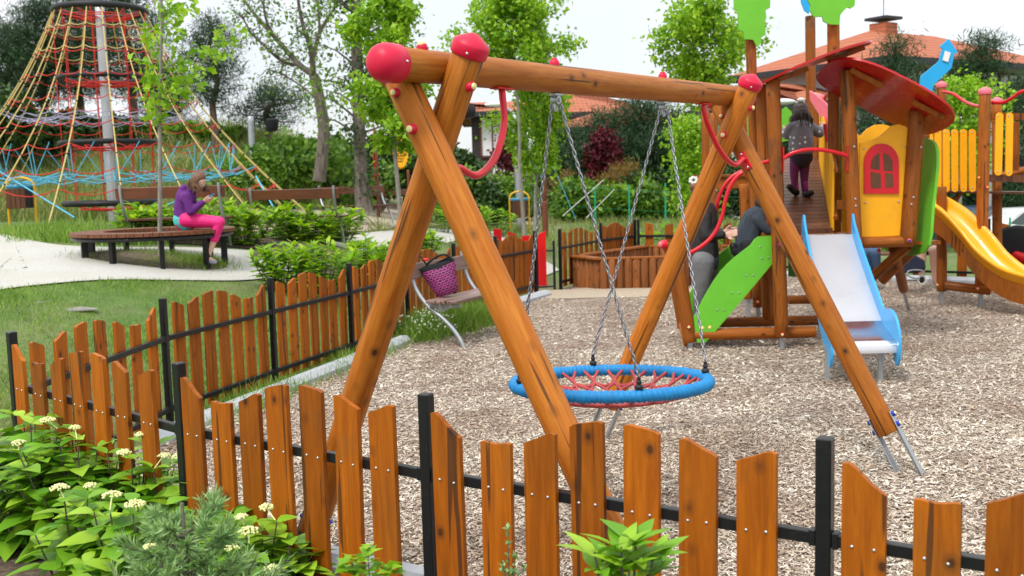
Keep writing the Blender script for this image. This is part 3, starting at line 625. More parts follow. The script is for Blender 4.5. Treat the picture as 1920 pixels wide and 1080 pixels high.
# stair side boards
GP = [(1449, 442), (1449, 493), (1388, 566), (1323, 642), (1307, 642), (1303, 620), (1300, 594), (1309, 578), (1317, 562), (1326, 546), (1338, 526), (1351.5, 507), (1365, 493), (1380, 480), (1406, 460), (1410, 455), (1414, 449), (1421.5, 443.5)]
g1 = ppanel('stair_side_board', GP, 10.82, .022, 'green'); 
Pa = [at(x, y, 10.82) for x, y in GP]; Q2 = [V((p.x-.02, 11.46, p.z)) for p in Pa]; F = frame(Q2[0], (1, 0, 0)); mb = MB(); mb.prism([(q_.x-Q2[0].x, q_.z-Q2[0].z) for q_ in Q2], .022, Matrix.Identity(4)); mb.build('stair_side_board', M['green'], pt, F, ang=35)
for x, y in [(1425, 463), (1428, 484), (1441, 483), (1400, 516), (1413, 516), (1372, 549), (1386, 549), (1345, 581), (1358, 581), (1317, 628)]:
    mb = MB(); mb.ball(at(x, y, 10.805), .009, 10, sc3=(1, .5, 1)); mb.build('bolt', M['galv'], g1)
for i in range(6):                                                             # treads between the boards
    t_ = (i+.5)/6; a = at(1320+t_*118, 612-t_*148, 10.82); mb = MB(); mb.box((a.x, 11.14, a.z), (.17, .60, .035), bev=.004); mb.build('tread', M['deckwood'], pt)
ppanel('deck_edge', [(1447, 445), (1600, 437), (1600, 447), (1447, 455)], 10.9, .5, 'log2')
ppanel('panel', [(1478, 470), (1500, 470), (1500, 520), (1478, 518)], 11.6, .02, 'greendark')
ppanel('panel', [(1399, 350), (1413, 350), (1414, 425), (1400, 425)], 13.2, .02, 'greendark'); ppanel('panel', [(1466, 205), (1474, 200), (1484, 210), (1486, 262), (1466, 266)], 13.2, .02, 'green')
# left far deck
mb = MB(); a, b = at(1330, 344, 13.2), at(1410, 344, 13.2)
for i in range(9): x = a.x+(b.x-a.x)*i/8.; mb.box((x, 13.7, a.z+.09), (.068, 1.2, .03), bev=.003)
mb.build('deck', M['log2'], pt); mb = MB(); mb.box(((a.x+b.x)/2, 13.15, a.z), (b.x-a.x+.1, .04, .14), bev=.004); mb.build('deck_beam', M['log2'], pt)
# ramp of cross boards
A0, A1, B0, B1 = at(1457, 434, 11.05), at(1558, 430, 11.05), at(1466, 297, 13.6), at(1534, 295, 13.6); nb_ = 22
for i in range(nb_):
    t0, t1 = (i+.04)/nb_, (i+.94)/nb_; q4 = [A0.lerp(B0, t0), A1.lerp(B1, t0), A1.lerp(B1, t1), A0.lerp(B0, t1)]; mb = MB(); dz = V((0, 0, -.028)); mb.add([*q4, *[p+dz for p in q4]], [(0, 1, 2, 3), (7, 6, 5, 4), (0, 4, 5, 1), (1, 5, 6, 2), (2, 6, 7, 3), (3, 7, 4, 0)])
    mb.build('ramp_board', M['deckwood'], pt, smooth=False)
for P_, Q_ in ((A0, B0), (A1, B1)): mb = MB(); mb.tube([P_-V((0, 0, .10)), Q_-V((0, 0, .10))], .045, 8); mb.build('ramp_stringer', M['log2'], pt)
for k in range(4): a = at(1478, 424+k*4, 11.0); mb = MB(); mb.box(((A0.x+A1.x)/2, 11.0-.01*k, 1.20-.075*k), ((A1.x-A0.x), .03, .07), bev=.004); mb.build('ramp_riser', M['deckwood'], pt)
for i in range(24):                                                            # yellow slat wall on the right of the ramp
    t_ = (i+.5)/24; p = A1.lerp(B1, t_)+V((.02, 0, 0)); mb = MB(); mb.box((p.x, p.y, p.z+.33), (.022, .075, .74), bev=.01); mb.build('slat', M['yellow'], pt)
for z_ in (.12, .62): mb = MB(); mb.tube([A1+V((.05, 0, z_)), B1+V((.05, 0, z_))], .025, 8); mb.build('rail', M['log2'], pt)
# pink comb-edged board and red grip
C1 = [(1519, 170), (1527, 180), (1537, 196), (1544, 215), (1546, 238), (1541, 238), (1534, 226), (1526, 205), (1520, 188)]
ppanel('crest_board', C1, 13.2, .03, 'pink', skew=-2.2)
mb = MB()
for i in range(6): p = at(1529+i*3.4, 178+i*10.5, 13.15); mb.ball(p, .03, 8)
mb.build('crest_studs', M['orangecap'], pt)
mb = MB(); mb.tube(curve([at(1547, 232, 11.9), at(1551, 260, 11.9), at(1554, 285, 11.9), at(1554, 300, 11.9)], 4), .026, 8); mb.build('grip', M['redpaint'], pt)
# red bent rails
def bent(pts, r=.019, plates=(), parent=None):
    mb = MB(); mb.tube(curve([at(*p) for p in pts], 8), r, 12); o = mb.build('handrail', M['redpaint'], parent or pt)
    for (x, y, Y) in plates: mb = MB(); mb.box(at(x, y, Y), (.012, .06, .26), bev=.003); mb.build('rail_bracket', M['redpaint'], o)
    return o
bent([(1470, 297, 10.62), (1484, 288, 10.6), (1510, 281, 10.58), (1540, 281, 10.58), (1568, 286, 10.6), (1588, 292, 10.62)], .020, [(1588, 297, 10.66), (1468, 300, 10.66)])
bent([(1400, 313, 10.9), (1420, 308, 10.8), (1443, 302, 10.7)], .020, [(1444, 303, 10.7)])
bent([(1402, 318, 10.75), (1383, 330, 10.75), (1368, 352, 10.75), (1359, 380, 10.75), (1354, 405, 10.75), (1340, 437, 10.75), (1315, 462, 10.75), (1282, 480, 10.78)], .021)
bent([(1395, 319, 11.45), (1375, 330, 11.45), (1357, 350, 11.45), (1346, 378, 11.45), (1342, 402, 11.45), (1330, 430, 11.45), (1305, 452, 11.45), (1280, 468, 11.48)], .021)
knob(pt, at(1247, 458, 10.9), V((-1, -.3, 0)), .05, 'redpaint', 'pink'); log('log_beam', at(1247, 458, 10.95), at(1272, 500, 10.9), .05, M['log2'], pt)
bent([(1768, 172, 15), (1787, 176, 14.7), (1808, 190, 14.4), (1828, 198, 14), (1846, 200, 13.6)], .022); bent([(1860, 192, 13.6), (1880, 192, 13.5), (1897, 184, 13.4), (1915, 172, 13.3), (1945, 166, 13.2)], .022)
bent([(1545, 190, 13.5), (1551, 177, 13.2), (1562, 175, 12.8), (1578, 182, 12.4)], .022); mb = MB(); mb.tube([at(1402, 205, 11.9), at(1404, 262, 11.9)], .012, 8); mb.build('green_pole', M['green'], pt)
# red roof plates
def roof(x0, y0, x1, y1, Yn, Yf, drop, nm='roof', e=2.6, underside='log'):
    A, B = at(x0, y0, (Yn+Yf)/2), at(x1, y1, (Yn+Yf)/2); c = (A+B)/2; u = (B-A)/2; v = V((0, (Yf-Yn)/2, -drop/2)); n = u.cross(v).normalized(); n = n if n.z > 0 else -n
    def sheet(off, th):
        vs = []; N = 56; mb = MB()
        for s_ in (off, off+th):
            for k in range(N):
                a = 2*PI*k/N; ca, sa = math.cos(a), math.sin(a); X = math.copysign(abs(ca)**(2/e), ca); Yy = math.copysign(abs(sa)**(2/e), sa); p = c+u*X+v*Yy+n*(s_+.035*(1-X*X)); vs.append(p)
        ctr = [c+n*(off+.035), c+n*(off+th+.035)]; vs += ctr; mb.add(vs, [(k, (k+1) % N, N+(k+1) % N, N+k) for k in range(N)]+[((k+1) % N, k, 2*N) for k in range(N)]+[(N+k, N+(k+1) % N, 2*N+1) for k in range(N)]); return mb
    o = sheet(0, .022).build(nm, M['redroof'], pt, ang=50)
    for t_ in (-.45, .55): p = c+u*t_+n*(.02); mb = MB(); mb.box(p-v*.5-n*.03, (.36, .06, .05), M=frame((0, 0, 0), u), bev=.006); mb.build('roof_batten', M['log2'], o)
    return o
roof(1408, 168, 1612, 92, 10.35, 11.9, .04, e=3.4); roof(1543, 127, 1768, 243, 10.3, 11.55, .20, e=3.2)
# window house
HPn = [(1611, 446), (1708, 440), (1715, 300), (1716, 262), (1708, 246), (1697, 237), (1684, 233), (1671, 236), (1660, 246), (1648, 256), (1632, 264), (1611, 268)]
hp = ppanel('wall_panel', HPn, 10.92, .022, 'yellow')
def arch(x0, x1, yb, ys, n=10): return [(x0, yb), (x1, yb), (x1, ys)]+[((x0+x1)/2+(x1-x0)/2*math.cos(PI*k/n), ys-(x1-x0)/2*1.08*math.sin(PI*k/n)) for k in range(1, n)]+[(x0, ys)]
wf = ppanel('window_frame', arch(1620, 1685, 363, 304), 10.895, .02, 'redpaint', parent=hp)
for q4 in ([(1633, 353), (1652, 353), (1651, 325), (1632, 322)], [(1660, 352), (1675, 351), (1674, 326), (1659, 324)], [(1632, 316), (1650, 319), (1649, 287), (1641, 291), (1634, 301)], [(1657, 320), (1674, 321), (1673, 301), (1666, 290), (1656, 286)]):
    ppanel('dark_opening_panel', q4, 10.885, .006, 'deckwood', parent=wf)  # solid panels; their dark colour stands in for the shaded interior
for x, y in [(1620, 279), (1698, 276), (1623, 380), (1685, 378)]: mb = MB(); mb.ball(at(x, y, 10.9), .010, 8, sc3=(1, .5, 1)); mb.build('bolt', M['galv'], hp)
for x, y, Y in [(1602, 275, 10.62), (1604, 373, 10.62), (1605, 386, 10.62), (1727, 276, 10.8), (1713, 370, 10.8), (1709, 383, 10.8)]: mb = MB(); mb.ball(at(x, y, Y), .011, 8, sc3=(1, .5, 1)); mb.build('bolt', M['galv'], pt)
ppanel('wall_panel', [(1579, 440), (1597, 440), (1597, 236), (1590, 234), (1579, 236)], 11.7, .02, 'yellow'); ppanel('bracket', [(1570, 375), (1592, 375), (1592, 392), (1570, 392)], 10.95, .04, 'log2')
RB = [(1590, 440), (1700, 440), (1706, 262), (1690, 250), (1672, 238), (1655, 233), (1640, 234), (1625, 242), (1612, 256), (1601, 244), (1590, 240)]
ppanel('wall_panel', RB, 12.6, .03, 'yellow')
gp_ = [(10.9, 1.0), (12.2, 1.0), (12.25, 1.5), (12.2, 2.05), (11.9, 2.2), (11.2, 2.2), (10.85, 2.05), (10.8, 1.5)]
p = at(1732, 370, 11.0); F = Matrix(((0, 1, .10, p.x-.12), (1, 0, 0, 0), (0, 0, 1, 0), (0, 0, 0, 1))); mb = MB()
pl = smooth2([(y, z) for y, z in gp_], 4); mb.prism([(y, z-.05) for y, z in pl], .03, F); mb.build('side_board', M['green'], pt, ang=35)
ppanel('floor', [(1612, 447), (1712, 444), (1712, 450), (1612, 452)], 11.7, 1.5, 'log2')
# leaf shaped boards and blue arrow chimney
L1 = [(285, -130), (492, -130), (492, 0), (490, 45), (465, 58), (470, 100), (456, 128), (466, 152), (460, 200), (438, 215), (440, 240), (425, 262), (415, 262), (396, 225), (375, 222), (345, 222), (340, 180), (315, 168), (308, 60), (288, 55)]
ppanel('leaf_board', [(1280+x/3, y/3) for x, y in L1], 11.8, .03, 'green')
L2 = [(690, -120), (968, -120), (968, 0), (965, 35), (945, 48), (925, 42), (905, 60), (885, 85), (880, 140), (825, 138), (790, 120), (785, 95), (735, 95), (715, 60), (718, 30), (700, 0)]
ppanel('leaf_board', [(1280+x/3, y/3) for x, y in L2], 11.48, .03, 'green'); ppanel('bird_board', [(1500, -20), (1514, -20), (1521, 15), (1516, 26), (1508, 20), (1502, 5)], 14.5, .03, 'bluesign')
bs_ = ppanel('chimney_board', [(1720.7, 192), (1745, 193), (1749, 160), (1783, 128), (1789, 100), (1796, 99), (1778, 73), (1760.7, 88), (1766.7, 91), (1760, 115), (1726, 143)], 12.3, .022, 'bluesign')
ppanel('chimney_window', [(1767.5, 113), (1777, 116.5), (1782, 99), (1772, 95.5)], 12.28, .02, 'white', parent=bs_); tpost(1733, 186, 1733, 260, 12.4, .06, anchor=False)
# metal slide
TL, TR, BL_, BR_ = at(1510, 441, 10.62), at(1597, 437, 10.62), at(1546, 615, 9.25), at(1657, 615, 9.25)
sl_ = []; prof = [(0, .0), (.04, .012), (.09, .0), (.3, None), (.6, None), (.86, None), (1., .0)]
def slp(t): 
    z = TL.z+(BL_.z-TL.z)*t
    return z-.02*math.sin(PI*min(t*1.0, 1))
rows = [(-.10, TL.z+.005), (-.02, TL.z+.008), (.02, TL.z-.0)]+[(t, slp(t)) for t in np.linspace(.06, .94, 12)]+[(1.0, BL_.z+.01), (1.06, BL_.z-.012), (1.16, BL_.z-.03), (1.26, BL_.z-.05), (1.31, BL_.z-.065), (1.335, BL_.z-.10), (1.33, BL_.z-.15)]
vs = []
for t, z in rows:
    for a, b in ((TL, BL_), (TR, BR_)): p = a+(b-a)*t; p.z = z; vs.append(p)
for t, z in rows:
    for a, b in ((TL, BL_), (TR, BR_)): p = a+(b-a)*t; p.z = z-.012; vs.append(p)
n_ = len(rows); mb = MB(); mb.add(vs, [(2*i, 2*i+1, 2*i+3, 2*i+2) for i in range(n_-1)]+[(2*n_+2*i+2, 2*n_+2*i+3, 2*n_+2*i+1, 2*n_+2*i) for i in range(n_-1)]+[(0, 2*n_, 2*n_+1, 1), (2*n_-2, 2*n_-1, 4*n_-1, 4*n_-2)]); mb.m = [1 if (k_ % (n_-1) if k_ < 2*(n_-1) else 0) in (0, 1, 14, 15, 16, 17, 18, 19) else 0 for k_ in range(len(mb.f))]; sb_ = mb.build('slide_bed', [M['steel'], M['mirror']], pt, ang=60)
up = [(-.10, .10), (-.06, .19), (.0, .20), (.06, .155), (.3, .12), (.8, .12), (.93, .12), (1.0, .16), (1.12, .20), (1.24, .20), (1.33, .14), (1.38, .04), (1.38, -.12), (1.33, -.22), (1.27, -.20), (1.22, -.12), (1.05, -.11), (.9, -.10), (.3, -.10), (-.02, -.10), (-.10, -.02)]
for a, b, sx in ((TL, BL_, -.012), (TR, BR_, .012)):
    pts = []
    for t, dz in up:
        tt = min(max(t, 0), 1); p = a+(b-a)*t; base = TL.z+(BL_.z-TL.z)*tt - (.05*(t-1)/.3 if t > 1 else 0); pts.append(V((p.x+sx, p.y, base+dz)))
    pts = curve(pts, 3, True); mb = MB(); N = len(pts); vs = [p+V((-.011, 0, 0)) for p in pts]+[p+V((.011, 0, 0)) for p in pts]
    mb.add(vs, [tuple(range(N)), tuple(range(2*N-1, N-1, -1))]+[(i, (i+1) % N, N+(i+1) % N, N+i) for i in range(N)]); mb.build('slide_side_board', M['bluepanel'], pt, ang=40)
for px in (1551, 1651): p = pz(px, 715, 0); mb = MB(); mb.box((p.x, p.y, .12), (.045, .012, .40), bev=.002); mb.build('slide_leg', M['galv'], pt)
# yellow chute
cp_ = [at(1728, 360, 14.0), at(1752, 374, 13.85), at(1790, 399, 13.6), at(1826, 436, 13.35), at(1862, 478, 13.1), at(1905, 508, 12.85), at(1960, 522, 12.6), at(2020, 526, 12.3)]
C_ = curve(cp_, 8); W2 = .235; prof = [(-W2-.035, .005), (-W2-.03, .035), (-W2, .045), (-W2+.025, .03), (-W2+.04, -.03), (-W2+.09, -.125), (-W2+.16, -.15), (0, -.155), (W2-.16, -.15), (W2-.09, -.125), (W2-.04, -.03), (W2-.025, .03), (W2, .045), (W2+.03, .035), (W2+.035, .005), (W2+.0, -.02), (W2-.05, -.14), (W2-.14, -.18), (0, -.185), (-W2+.14, -.18), (-W2+.05, -.14), (-W2, -.02)]
vs = []; K_ = len(prof)
for i, p in enumerate(C_):
    d = (C_[min(i+1, len(C_)-1)]-C_[max(i-1, 0)]); h = V((d.x, d.y, 0)).normalized(); sdv = V((-h.y, h.x, 0)); nrm = d.normalized().cross(-sdv).normalized(); nrm = nrm if nrm.z > 0 else -nrm
    for a, z in prof: vs.append(p+sdv*a+nrm*z)
mb = MB(); mb.add(vs, [(i*K_+k, i*K_+(k+1) % K_, (i+1)*K_+(k+1) % K_, (i+1)*K_+k) for i in range(len(C_)-1) for k in range(K_)]+[tuple(range(K_))]); mb.build('chute', M['yellowslide'], pt, ang=70)
mb = MB(); vs = []
for i, p in enumerate(C_):
    d = (C_[min(i+1, len(C_)-1)]-C_[max(i-1, 0)]); h = V((d.x, d.y, 0)).normalized(); sdv = V((-h.y, h.x, 0)); q_ = p-sdv*(W2-.03)
    for a, z in ((0, -.08), (.03, -.08), (.03, -.34), (0, -.34)): vs.append(q_+sdv*a+V((0, 0, z)))
N = len(C_); mb.add(vs, [(i*4+k, i*4+(k+1) % 4, (i+1)*4+(k+1) % 4, (i+1)*4+k) for i in range(N-1) for k in range(4)]+[(0, 1, 2, 3)]); mb.build('chute_support_board', M['log2'], pt, ang=50)
# bridge with yellow slats and the right tower
def vslat(px, y0, y1, Y, wpx, mat='yellow', lean=0):
    a, b = at(px, y1, Y), at(px+lean, y0, Y); w2 = wpx/ppm(Y)/2; H = (b-a).length; F = frame(a, (1, 0, 0)); mb = MB(); n = 8
    pl = [(w2*math.cos(t), w2-w2*math.sin(t)) for t in np.linspace(0, PI, n)][::-1]+[(w2*math.cos(t), H-w2+w2*math.sin(t)) for t in np.linspace(0, PI, n)]
    pl = [(x+(b.x-a.x)*z/H, z) for x, z in pl]; mb.prism(pl, .022, Matrix.Identity(4)); o = mb.build('slat', M[mat], pt, F, ang=35)
    for y in (y0+6, y1-7): s_ = MB(); s_.ball(at(px, y, Y-.014), .010, 8, sc3=(1, .5, 1)); s_.build('bolt', M['galv'], o)
for px in (1743, 1758.5, 1774, 1790, 1806.5, 1823): vslat(px, 242, 360, 14.0, 12.5)
vslat(1871, 211, 329, 13.5, 14, lean=3); vslat(1891, 211, 330, 13.5, 13, lean=2); ppanel('slat', [(1898, 320), (1910, 320), (1911, 228), (1899, 228)], 13.9, .025, 'log2')
ppanel('rail', [(1734, 246), (1836, 248), (1836, 256), (1734, 254)], 14.05, .04, 'log2'); ppanel('rail', [(1734, 344), (1836, 346), (1836, 358), (1734, 356)], 14.05, .05, 'log2')
ppanel('rail', [(1852, 211), (1990, 214), (1990, 226), (1852, 225)], 13.55, .04, 'log2'); ppanel('deck_beam', [(1852, 327), (1990, 330), (1990, 344), (1852, 340)], 13.6, .05, 'deckwood')
ppanel('deck', [(1734, 357), (1990, 360), (1990, 364), (1734, 361)], 14.6, 1.1, 'deckwood'); ppanel('brace', [(1775, 385), (1800, 360), (1808, 360), (1780, 392)], 14.6, .06, 'log2'); vslat(1937, 211, 330, 13.5, 13)
tlog(1856, 336, 1990, 300, 14.6, r=.05)
# ================================================================ BENCHES, BINS, SANDBOX
def Yfor(px, py, h, y0=8, y1=60):                                              # depth at which a thing of height h on the ground has its top at (px,py)
    best = None
    for Y in np.arange(y0, y1, .1):
        p = at(px, py, Y); e = abs(p.z-T(p.x, p.y)-h)
        if best is None or e < best[0]: best = (e, Y)
    return best[1]
def bench(org, fwd, L, label, slat='benchwood', inset=.08, H=.92, cat='bench', group=None):
    f = V((*fwd, 0)).normalized(); al = V((f.y, -f.x, 0)); root = empty('park_bench', org, label, 'bench', group); s = H/.95
    prof = [(-.30, .95), (-.285, .82), (-.22, .62), (-.08, .44), (.08, .33), (.22, .20), (.32, .06), (.355, -.05)]
    O = V(org); n_ = V((0, 0, 1))
    for sg in (-1, 1):
        b = O+al*sg*(L/2-inset); mb = MB(); mb.tube(curve([b+f*x*s+n_*z*s for x, z in prof], 5), .024, 10); fr = mb.build('frame', M['galv'], root)
        dz_ = 0 if slat == 'benchwood' else .09; mb = MB(); mb.prism([(x_, z_+dz_) for x_, z_ in [(-.10, .39), (.34, .39), (.34, .36), (.2, .345), (.08, .30), (.02, .33)]], .008, frame(b+f*0, f)); mb.build('seat_bracket', M['galv'], fr)
    def sl(x0, z0, w_, tilt, nm):
        c = O+f*x0*s+n_*z0*s; F = frame(c, al, n_); F = F @ Matrix.Rotation(tilt, 4, 'X'); mb = MB(); mb.box((0, 0, 0), (w_, .035, L) if 0 else (L, w_, .035), bev=.006)
        # grain runs along local z in the wood material: store the slat lengthwise on z
        R = F @ Matrix.Rotation(PI/2, 4, 'Y'); Ri = R.inverted() @ F; mb.v = [tuple(Ri@V(v)) for v in mb.v]; mb.build(nm, M[slat], root, R)
    for x in (-.03, .10, .23): sl(x+.03, .415 if slat == 'benchwood' else .50, .115, 0, 'seat_slat')
    sl(-.262, .82, .175, -1.42, 'backrest')
    return root
f_ = V((.90, -.43, 0)); ft = pz(868, 652, 0); bench((ft.x-f_.x*.34+.43*.62, ft.y-f_.y*.34+.90*.62, 0), (.90, -.43), 1.45, 'grey framed bench with faded slats against the side fence, a bag on it', 'greyslat', inset=.1, H=.97)
for px, py, Lp, fw, lab in [(327, 347, 197, (-.06, 1), 'bench with brown backrest seen from behind, behind the woman on the round bench'), (555, 352, 172, (.05, 1), 'bench with brown backrest seen from behind, between the net and the thick tree trunk')]:
    Y = Yfor(px, py, .93); p = at(px, py, Y); bench((p.x, p.y, T(p.x, p.y)), fw, Lp/ppm(Y), lab, H=.95)
p = gnd(668, 25.6); bench((p.x, p.y, p.z), (.5, -.8), 1.8, 'distant bench half hidden behind the thick ivy covered trunk'); p = gnd(742, 31); bench((p.x, p.y, p.z), (.6, -.8), 1.7, 'small distant bench right of the thick ivy covered trunk')
ps_ = pz(1745, 523, 0); bench((ps_.x-.95, ps_.y+.45, 0), (-.15, -1), 1.9, 'far bench behind the towers with seated people', inset=.06, H=.95)
def bin_(px, py, Ymin, h, label, w_=.52):
    Y = Yfor(px, py, h, Ymin) if Ymin else 20.2; h = h if Ymin else ztop(px, py, gnd(px, 20.2))-gnd(px, 20.2).z; p = at(px, py, Y); g = T(p.x, p.y); r = empty('litter_bin', (p.x, p.y, g), label, 'litter bin', 'litter bins with yellow hoops'); x = w_/2
    pts = [V((p.x-x, p.y, g-.1)), V((p.x-x, p.y, g+h*.6)), V((p.x-x, p.y, g+h-.16))]+[V((p.x-x*math.cos(t), p.y, g+h-.16+.16*math.sin(t))) for t in np.linspace(.3, PI-.3, 8)]+[V((p.x+x, p.y, g+h-.16)), V((p.x+x, p.y, g-.1))]
    mb = MB(); mb.tube(pts, .026, 10); mb.build('hoop', M['yellowpaint'], r)
    for i in range(4): mb = MB(); mb.box((p.x-x+.075+(w_-.15)*(i+.5)/4, p.y-x*.9, g+h*.58), ((w_-.15)/4-.006, .02, h*.40), bev=.004); mb.build('slat', M['deckwood'], r)
    mb = MB(); mb.lathe([(x*.82, 0), (x*.84, h*.38), (x*.80, h*.40)], c=(p.x, p.y, g+h*.385), n=18); mb.build('liner_drum', M['blackrub'], r)
    mb = MB(); mb.lathe([(x*.80, -.05), (x*.95, -.03), (x*1.0, .01), (x*.9, .045), (x*.78, .04)], c=(p.x, p.y, g+h*.81), n=22); mb.build('blue_bag', M['teal'], r)
bin_(37, 333, 0, 1.15, 'yellow hoop litter bin with brown slats at the far left edge'); bin_(973, 359, 15, 1.15, 'yellow hoop litter bin with brown slats beside the grey lamp post')
# round bench
YB = BC.y; SH = ztop(292, 431, BC)-BC.z; RO = 147/ppm(YB); RI = RO-.42; g = BC.z
rb = empty('round_bench', (BC.x, BC.y, g), 'ring shaped bench of brown slats on black legs around the young tree', 'round bench'); NS = 60
mb = MB()
for i in range(NS):
    a0, a1 = 2*PI*(i+.04)/NS, 2*PI*(i+.96)/NS; q4 = [(RI, a0), (RO, a0), (RO, a1), (RI, a1)]; vs = [(BC.x+r_*math.cos(a), BC.y+r_*math.sin(a), g+SH-h_) for h_ in (.045, 0) for r_, a in q4]; mb.add(vs, [(3, 2, 1, 0), (4, 5, 6, 7), (0, 1, 5, 4), (1, 2, 6, 5), (2, 3, 7, 6), (3, 0, 4, 7)])
mb.build('seat_ring', M['benchwood'], rb, smooth=False)
mb = MB(); mb.tube([(BC.x+(RO-.05)*math.cos(a), BC.y+(RO-.05)*math.sin(a), g+SH-.075) for a in np.linspace(0, 2*PI, 60, endpoint=False)], .032, 6, closed=True); mb.build('rim', M['black'], rb)
for i in range(9):
    a = 2*PI*(i+.35)/9; x, y = BC.x+(RO-.16)*math.cos(a), BC.y+(RO-.16)*math.sin(a); mb = MB(); mb.box((x, y, g+SH/2-.09), (.085, .06, SH+.02), M=Matrix.Rotation(a, 4, 'Z'), bev=.006); mb.build('leg', M['black'], rb)
# sandbox
SB = [(1.02, 17.45), (2.45, 16.75), (5.0, 17.2), (4.1, 18.9), (2.15, 19.35)]
SB = [tuple(pz(1078, 537, 0).xy), tuple(pz(1125, 545, 0).xy), tuple(pz(1262, 541, 0).xy), tuple(pz(1400, 520, 0).xy), (4.3, 18.75), (2.5, 19.35)]
sb = empty('sandbox', (sum(p[0] for p in SB)/6, sum(p[1] for p in SB)/6, 0), 'low sandbox walled with short upright brown logs beside the gateway', 'sandbox')
cnt = 0
for i in range(6):
    a, b = V((*SB[i], 0)), V((*SB[(i+1) % 6], 0)); n = max(2, round((b-a).length/.135))
    for k in range(n):
        p = a.lerp(b, (k+.5)/n); h_ = .50+rng.uniform(-.012, .012); mb = MB(); mb.lathe([(.066, -.05), (.067, h_-.02), (.055, h_)], c=(0, 0, 0), n=12); o = mb.build('palisade_log', M['sandlog'], sb, Matrix.Translation((p.x, p.y, 0)) @ Matrix.Rotation(rng.uniform(0, 6), 4, 'Z'))
    F = frame((0, 0, 0), b-a)
    if i in (4, 5, 0, 1): c = (a+b)/2+V((0, 0, .515)); mb = MB(); mb.box((0, 0, 0), ((b-a).length+.05, .20 if i in (5, 0) else .10, .035), bev=.005); mb.build('top_board', M['log2'], sb, Matrix.Translation(c) @ F.to_3x3().to_4x4())
b_ = MB(); b_.add([(x*.97+.03*2.7, y*.97+.03*18, .28) for x, y in SB], [tuple(range(6))]); b_.build('sand', M['sand'], sb, smooth=False)
# ================================================================ BAG ON THE BENCH
t = NT('magenta_mesh_fabric'); vv = t.coord(rand=False, scale=(1, 1, 1)); br = t.new('TexBrick'); br.inputs['Scale'].default_value = 1; br.inputs['Brick Width'].default_value = .045; br.inputs['Row Height'].default_value = .026; br.inputs['Mortar Size'].default_value = .004; br.inputs['Mortar Smooth'].default_value = .1
sx = t.new('SeparateXYZ'); cx = t.new('CombineXYZ'); t.l(vv, sx.inputs[0]); nn = t.noise(vv, 14, 3); t.l(sx.outputs[0], cx.inputs[0]); ad = t.new('Math', operation='MULTIPLY_ADD'); ad.inputs[1].default_value = .04; t.l(nn, ad.inputs[0]); t.l(sx.outputs[2], ad.inputs[2]); t.l(ad.outputs[0], cx.inputs[1]); t.l(cx.outputs[0], br.inputs['Vector'])
br.inputs['Color1'].default_value = (.012, .008, .014, 1); br.inputs['Color2'].default_value = (.02, .01, .02, 1); br.inputs['Mortar'].default_value = (.48, .05, .27, 1); M['bagfab'] = t.set(Base_Color=br.outputs['Color'], Roughness=.6)
Yg = 11.75; c = at(835, 552, Yg); B0_ = at(840, 551, Yg); B1_ = at(818, 493, Yg); ax = (B1_-B0_); Lb = ax.length; bg_ = empty('shopping_bag', B0_, 'black and magenta patterned bag leaning on the faded bench', 'bag'); F = zframe(B0_, ax, (1, 0, 0)); mb = MB(); vs = []; n = 28
rows = [(0, .115, .08), (.02, .13, .09), (.3, .145, .10), (.6, .17, .095), (.85, .195, .085), (1, .20, .07)]
for t_, rx, ry in rows:
    for k in range(n): a = 2*PI*k/n; w_ = 1+.05*math.sin(3*a+t_*9)+.03*math.sin(7*a+t_*5); vs.append((math.copysign(abs(math.cos(a))**.8, math.cos(a))*rx*w_, math.sin(a)*ry*w_, t_*Lb*.86))
mb.add(vs, [(i*n+k, i*n+(k+1) % n, (i+1)*n+(k+1) % n, (i+1)*n+k) for i in range(len(rows)-1) for k in range(n)]+[tuple(range(n))[::-1]]); mb.build('body', M['bagfab'], bg_, F, ang=80)
mb = MB(); vs = []
for t_, rx, ry in [(.845, .204, .074), (.93, .20, .066), (1.0, .185, .055), (1.0, .17, .045), (.9, .17, .05)]:
    for k in range(n): a = 2*PI*k/n; vs.append((math.cos(a)*rx*(1+.03*math.sin(5*a)), math.sin(a)*ry, t_*Lb+.015*math.sin(2*a)))
mb.add(vs, [(i*n+k, i*n+(k+1) % n, (i+1)*n+(k+1) % n, (i+1)*n+k) for i in range(4) for k in range(n)]); mb.build('collar', M['tarp'], bg_, F, ang=80)
mb = MB(); mb.tube(curve([at(846, 487, Yg-.04), at(836, 478, Yg-.06), at(822, 480, Yg-.06), at(808, 489, Yg-.04), at(800, 497, Yg)], 6), .012, 8); mb.build('handle', M['tarp'], bg_)
mb = MB(); mb.tube(curve([at(800, 497, Yg), at(792, 486, Yg-.1), at(785, 480, Yg-.08), at(776, 502, Yg-.05), at(795, 505, Yg)], 6), .008, 8); mb.build('handle', M['tarp'], bg_)
mb = MB(); mb.ball(at(798, 487, Yg-.03), .035, 10, sc3=(1.1, .6, .5)); mb.build('tag', M['redboard'], bg_)
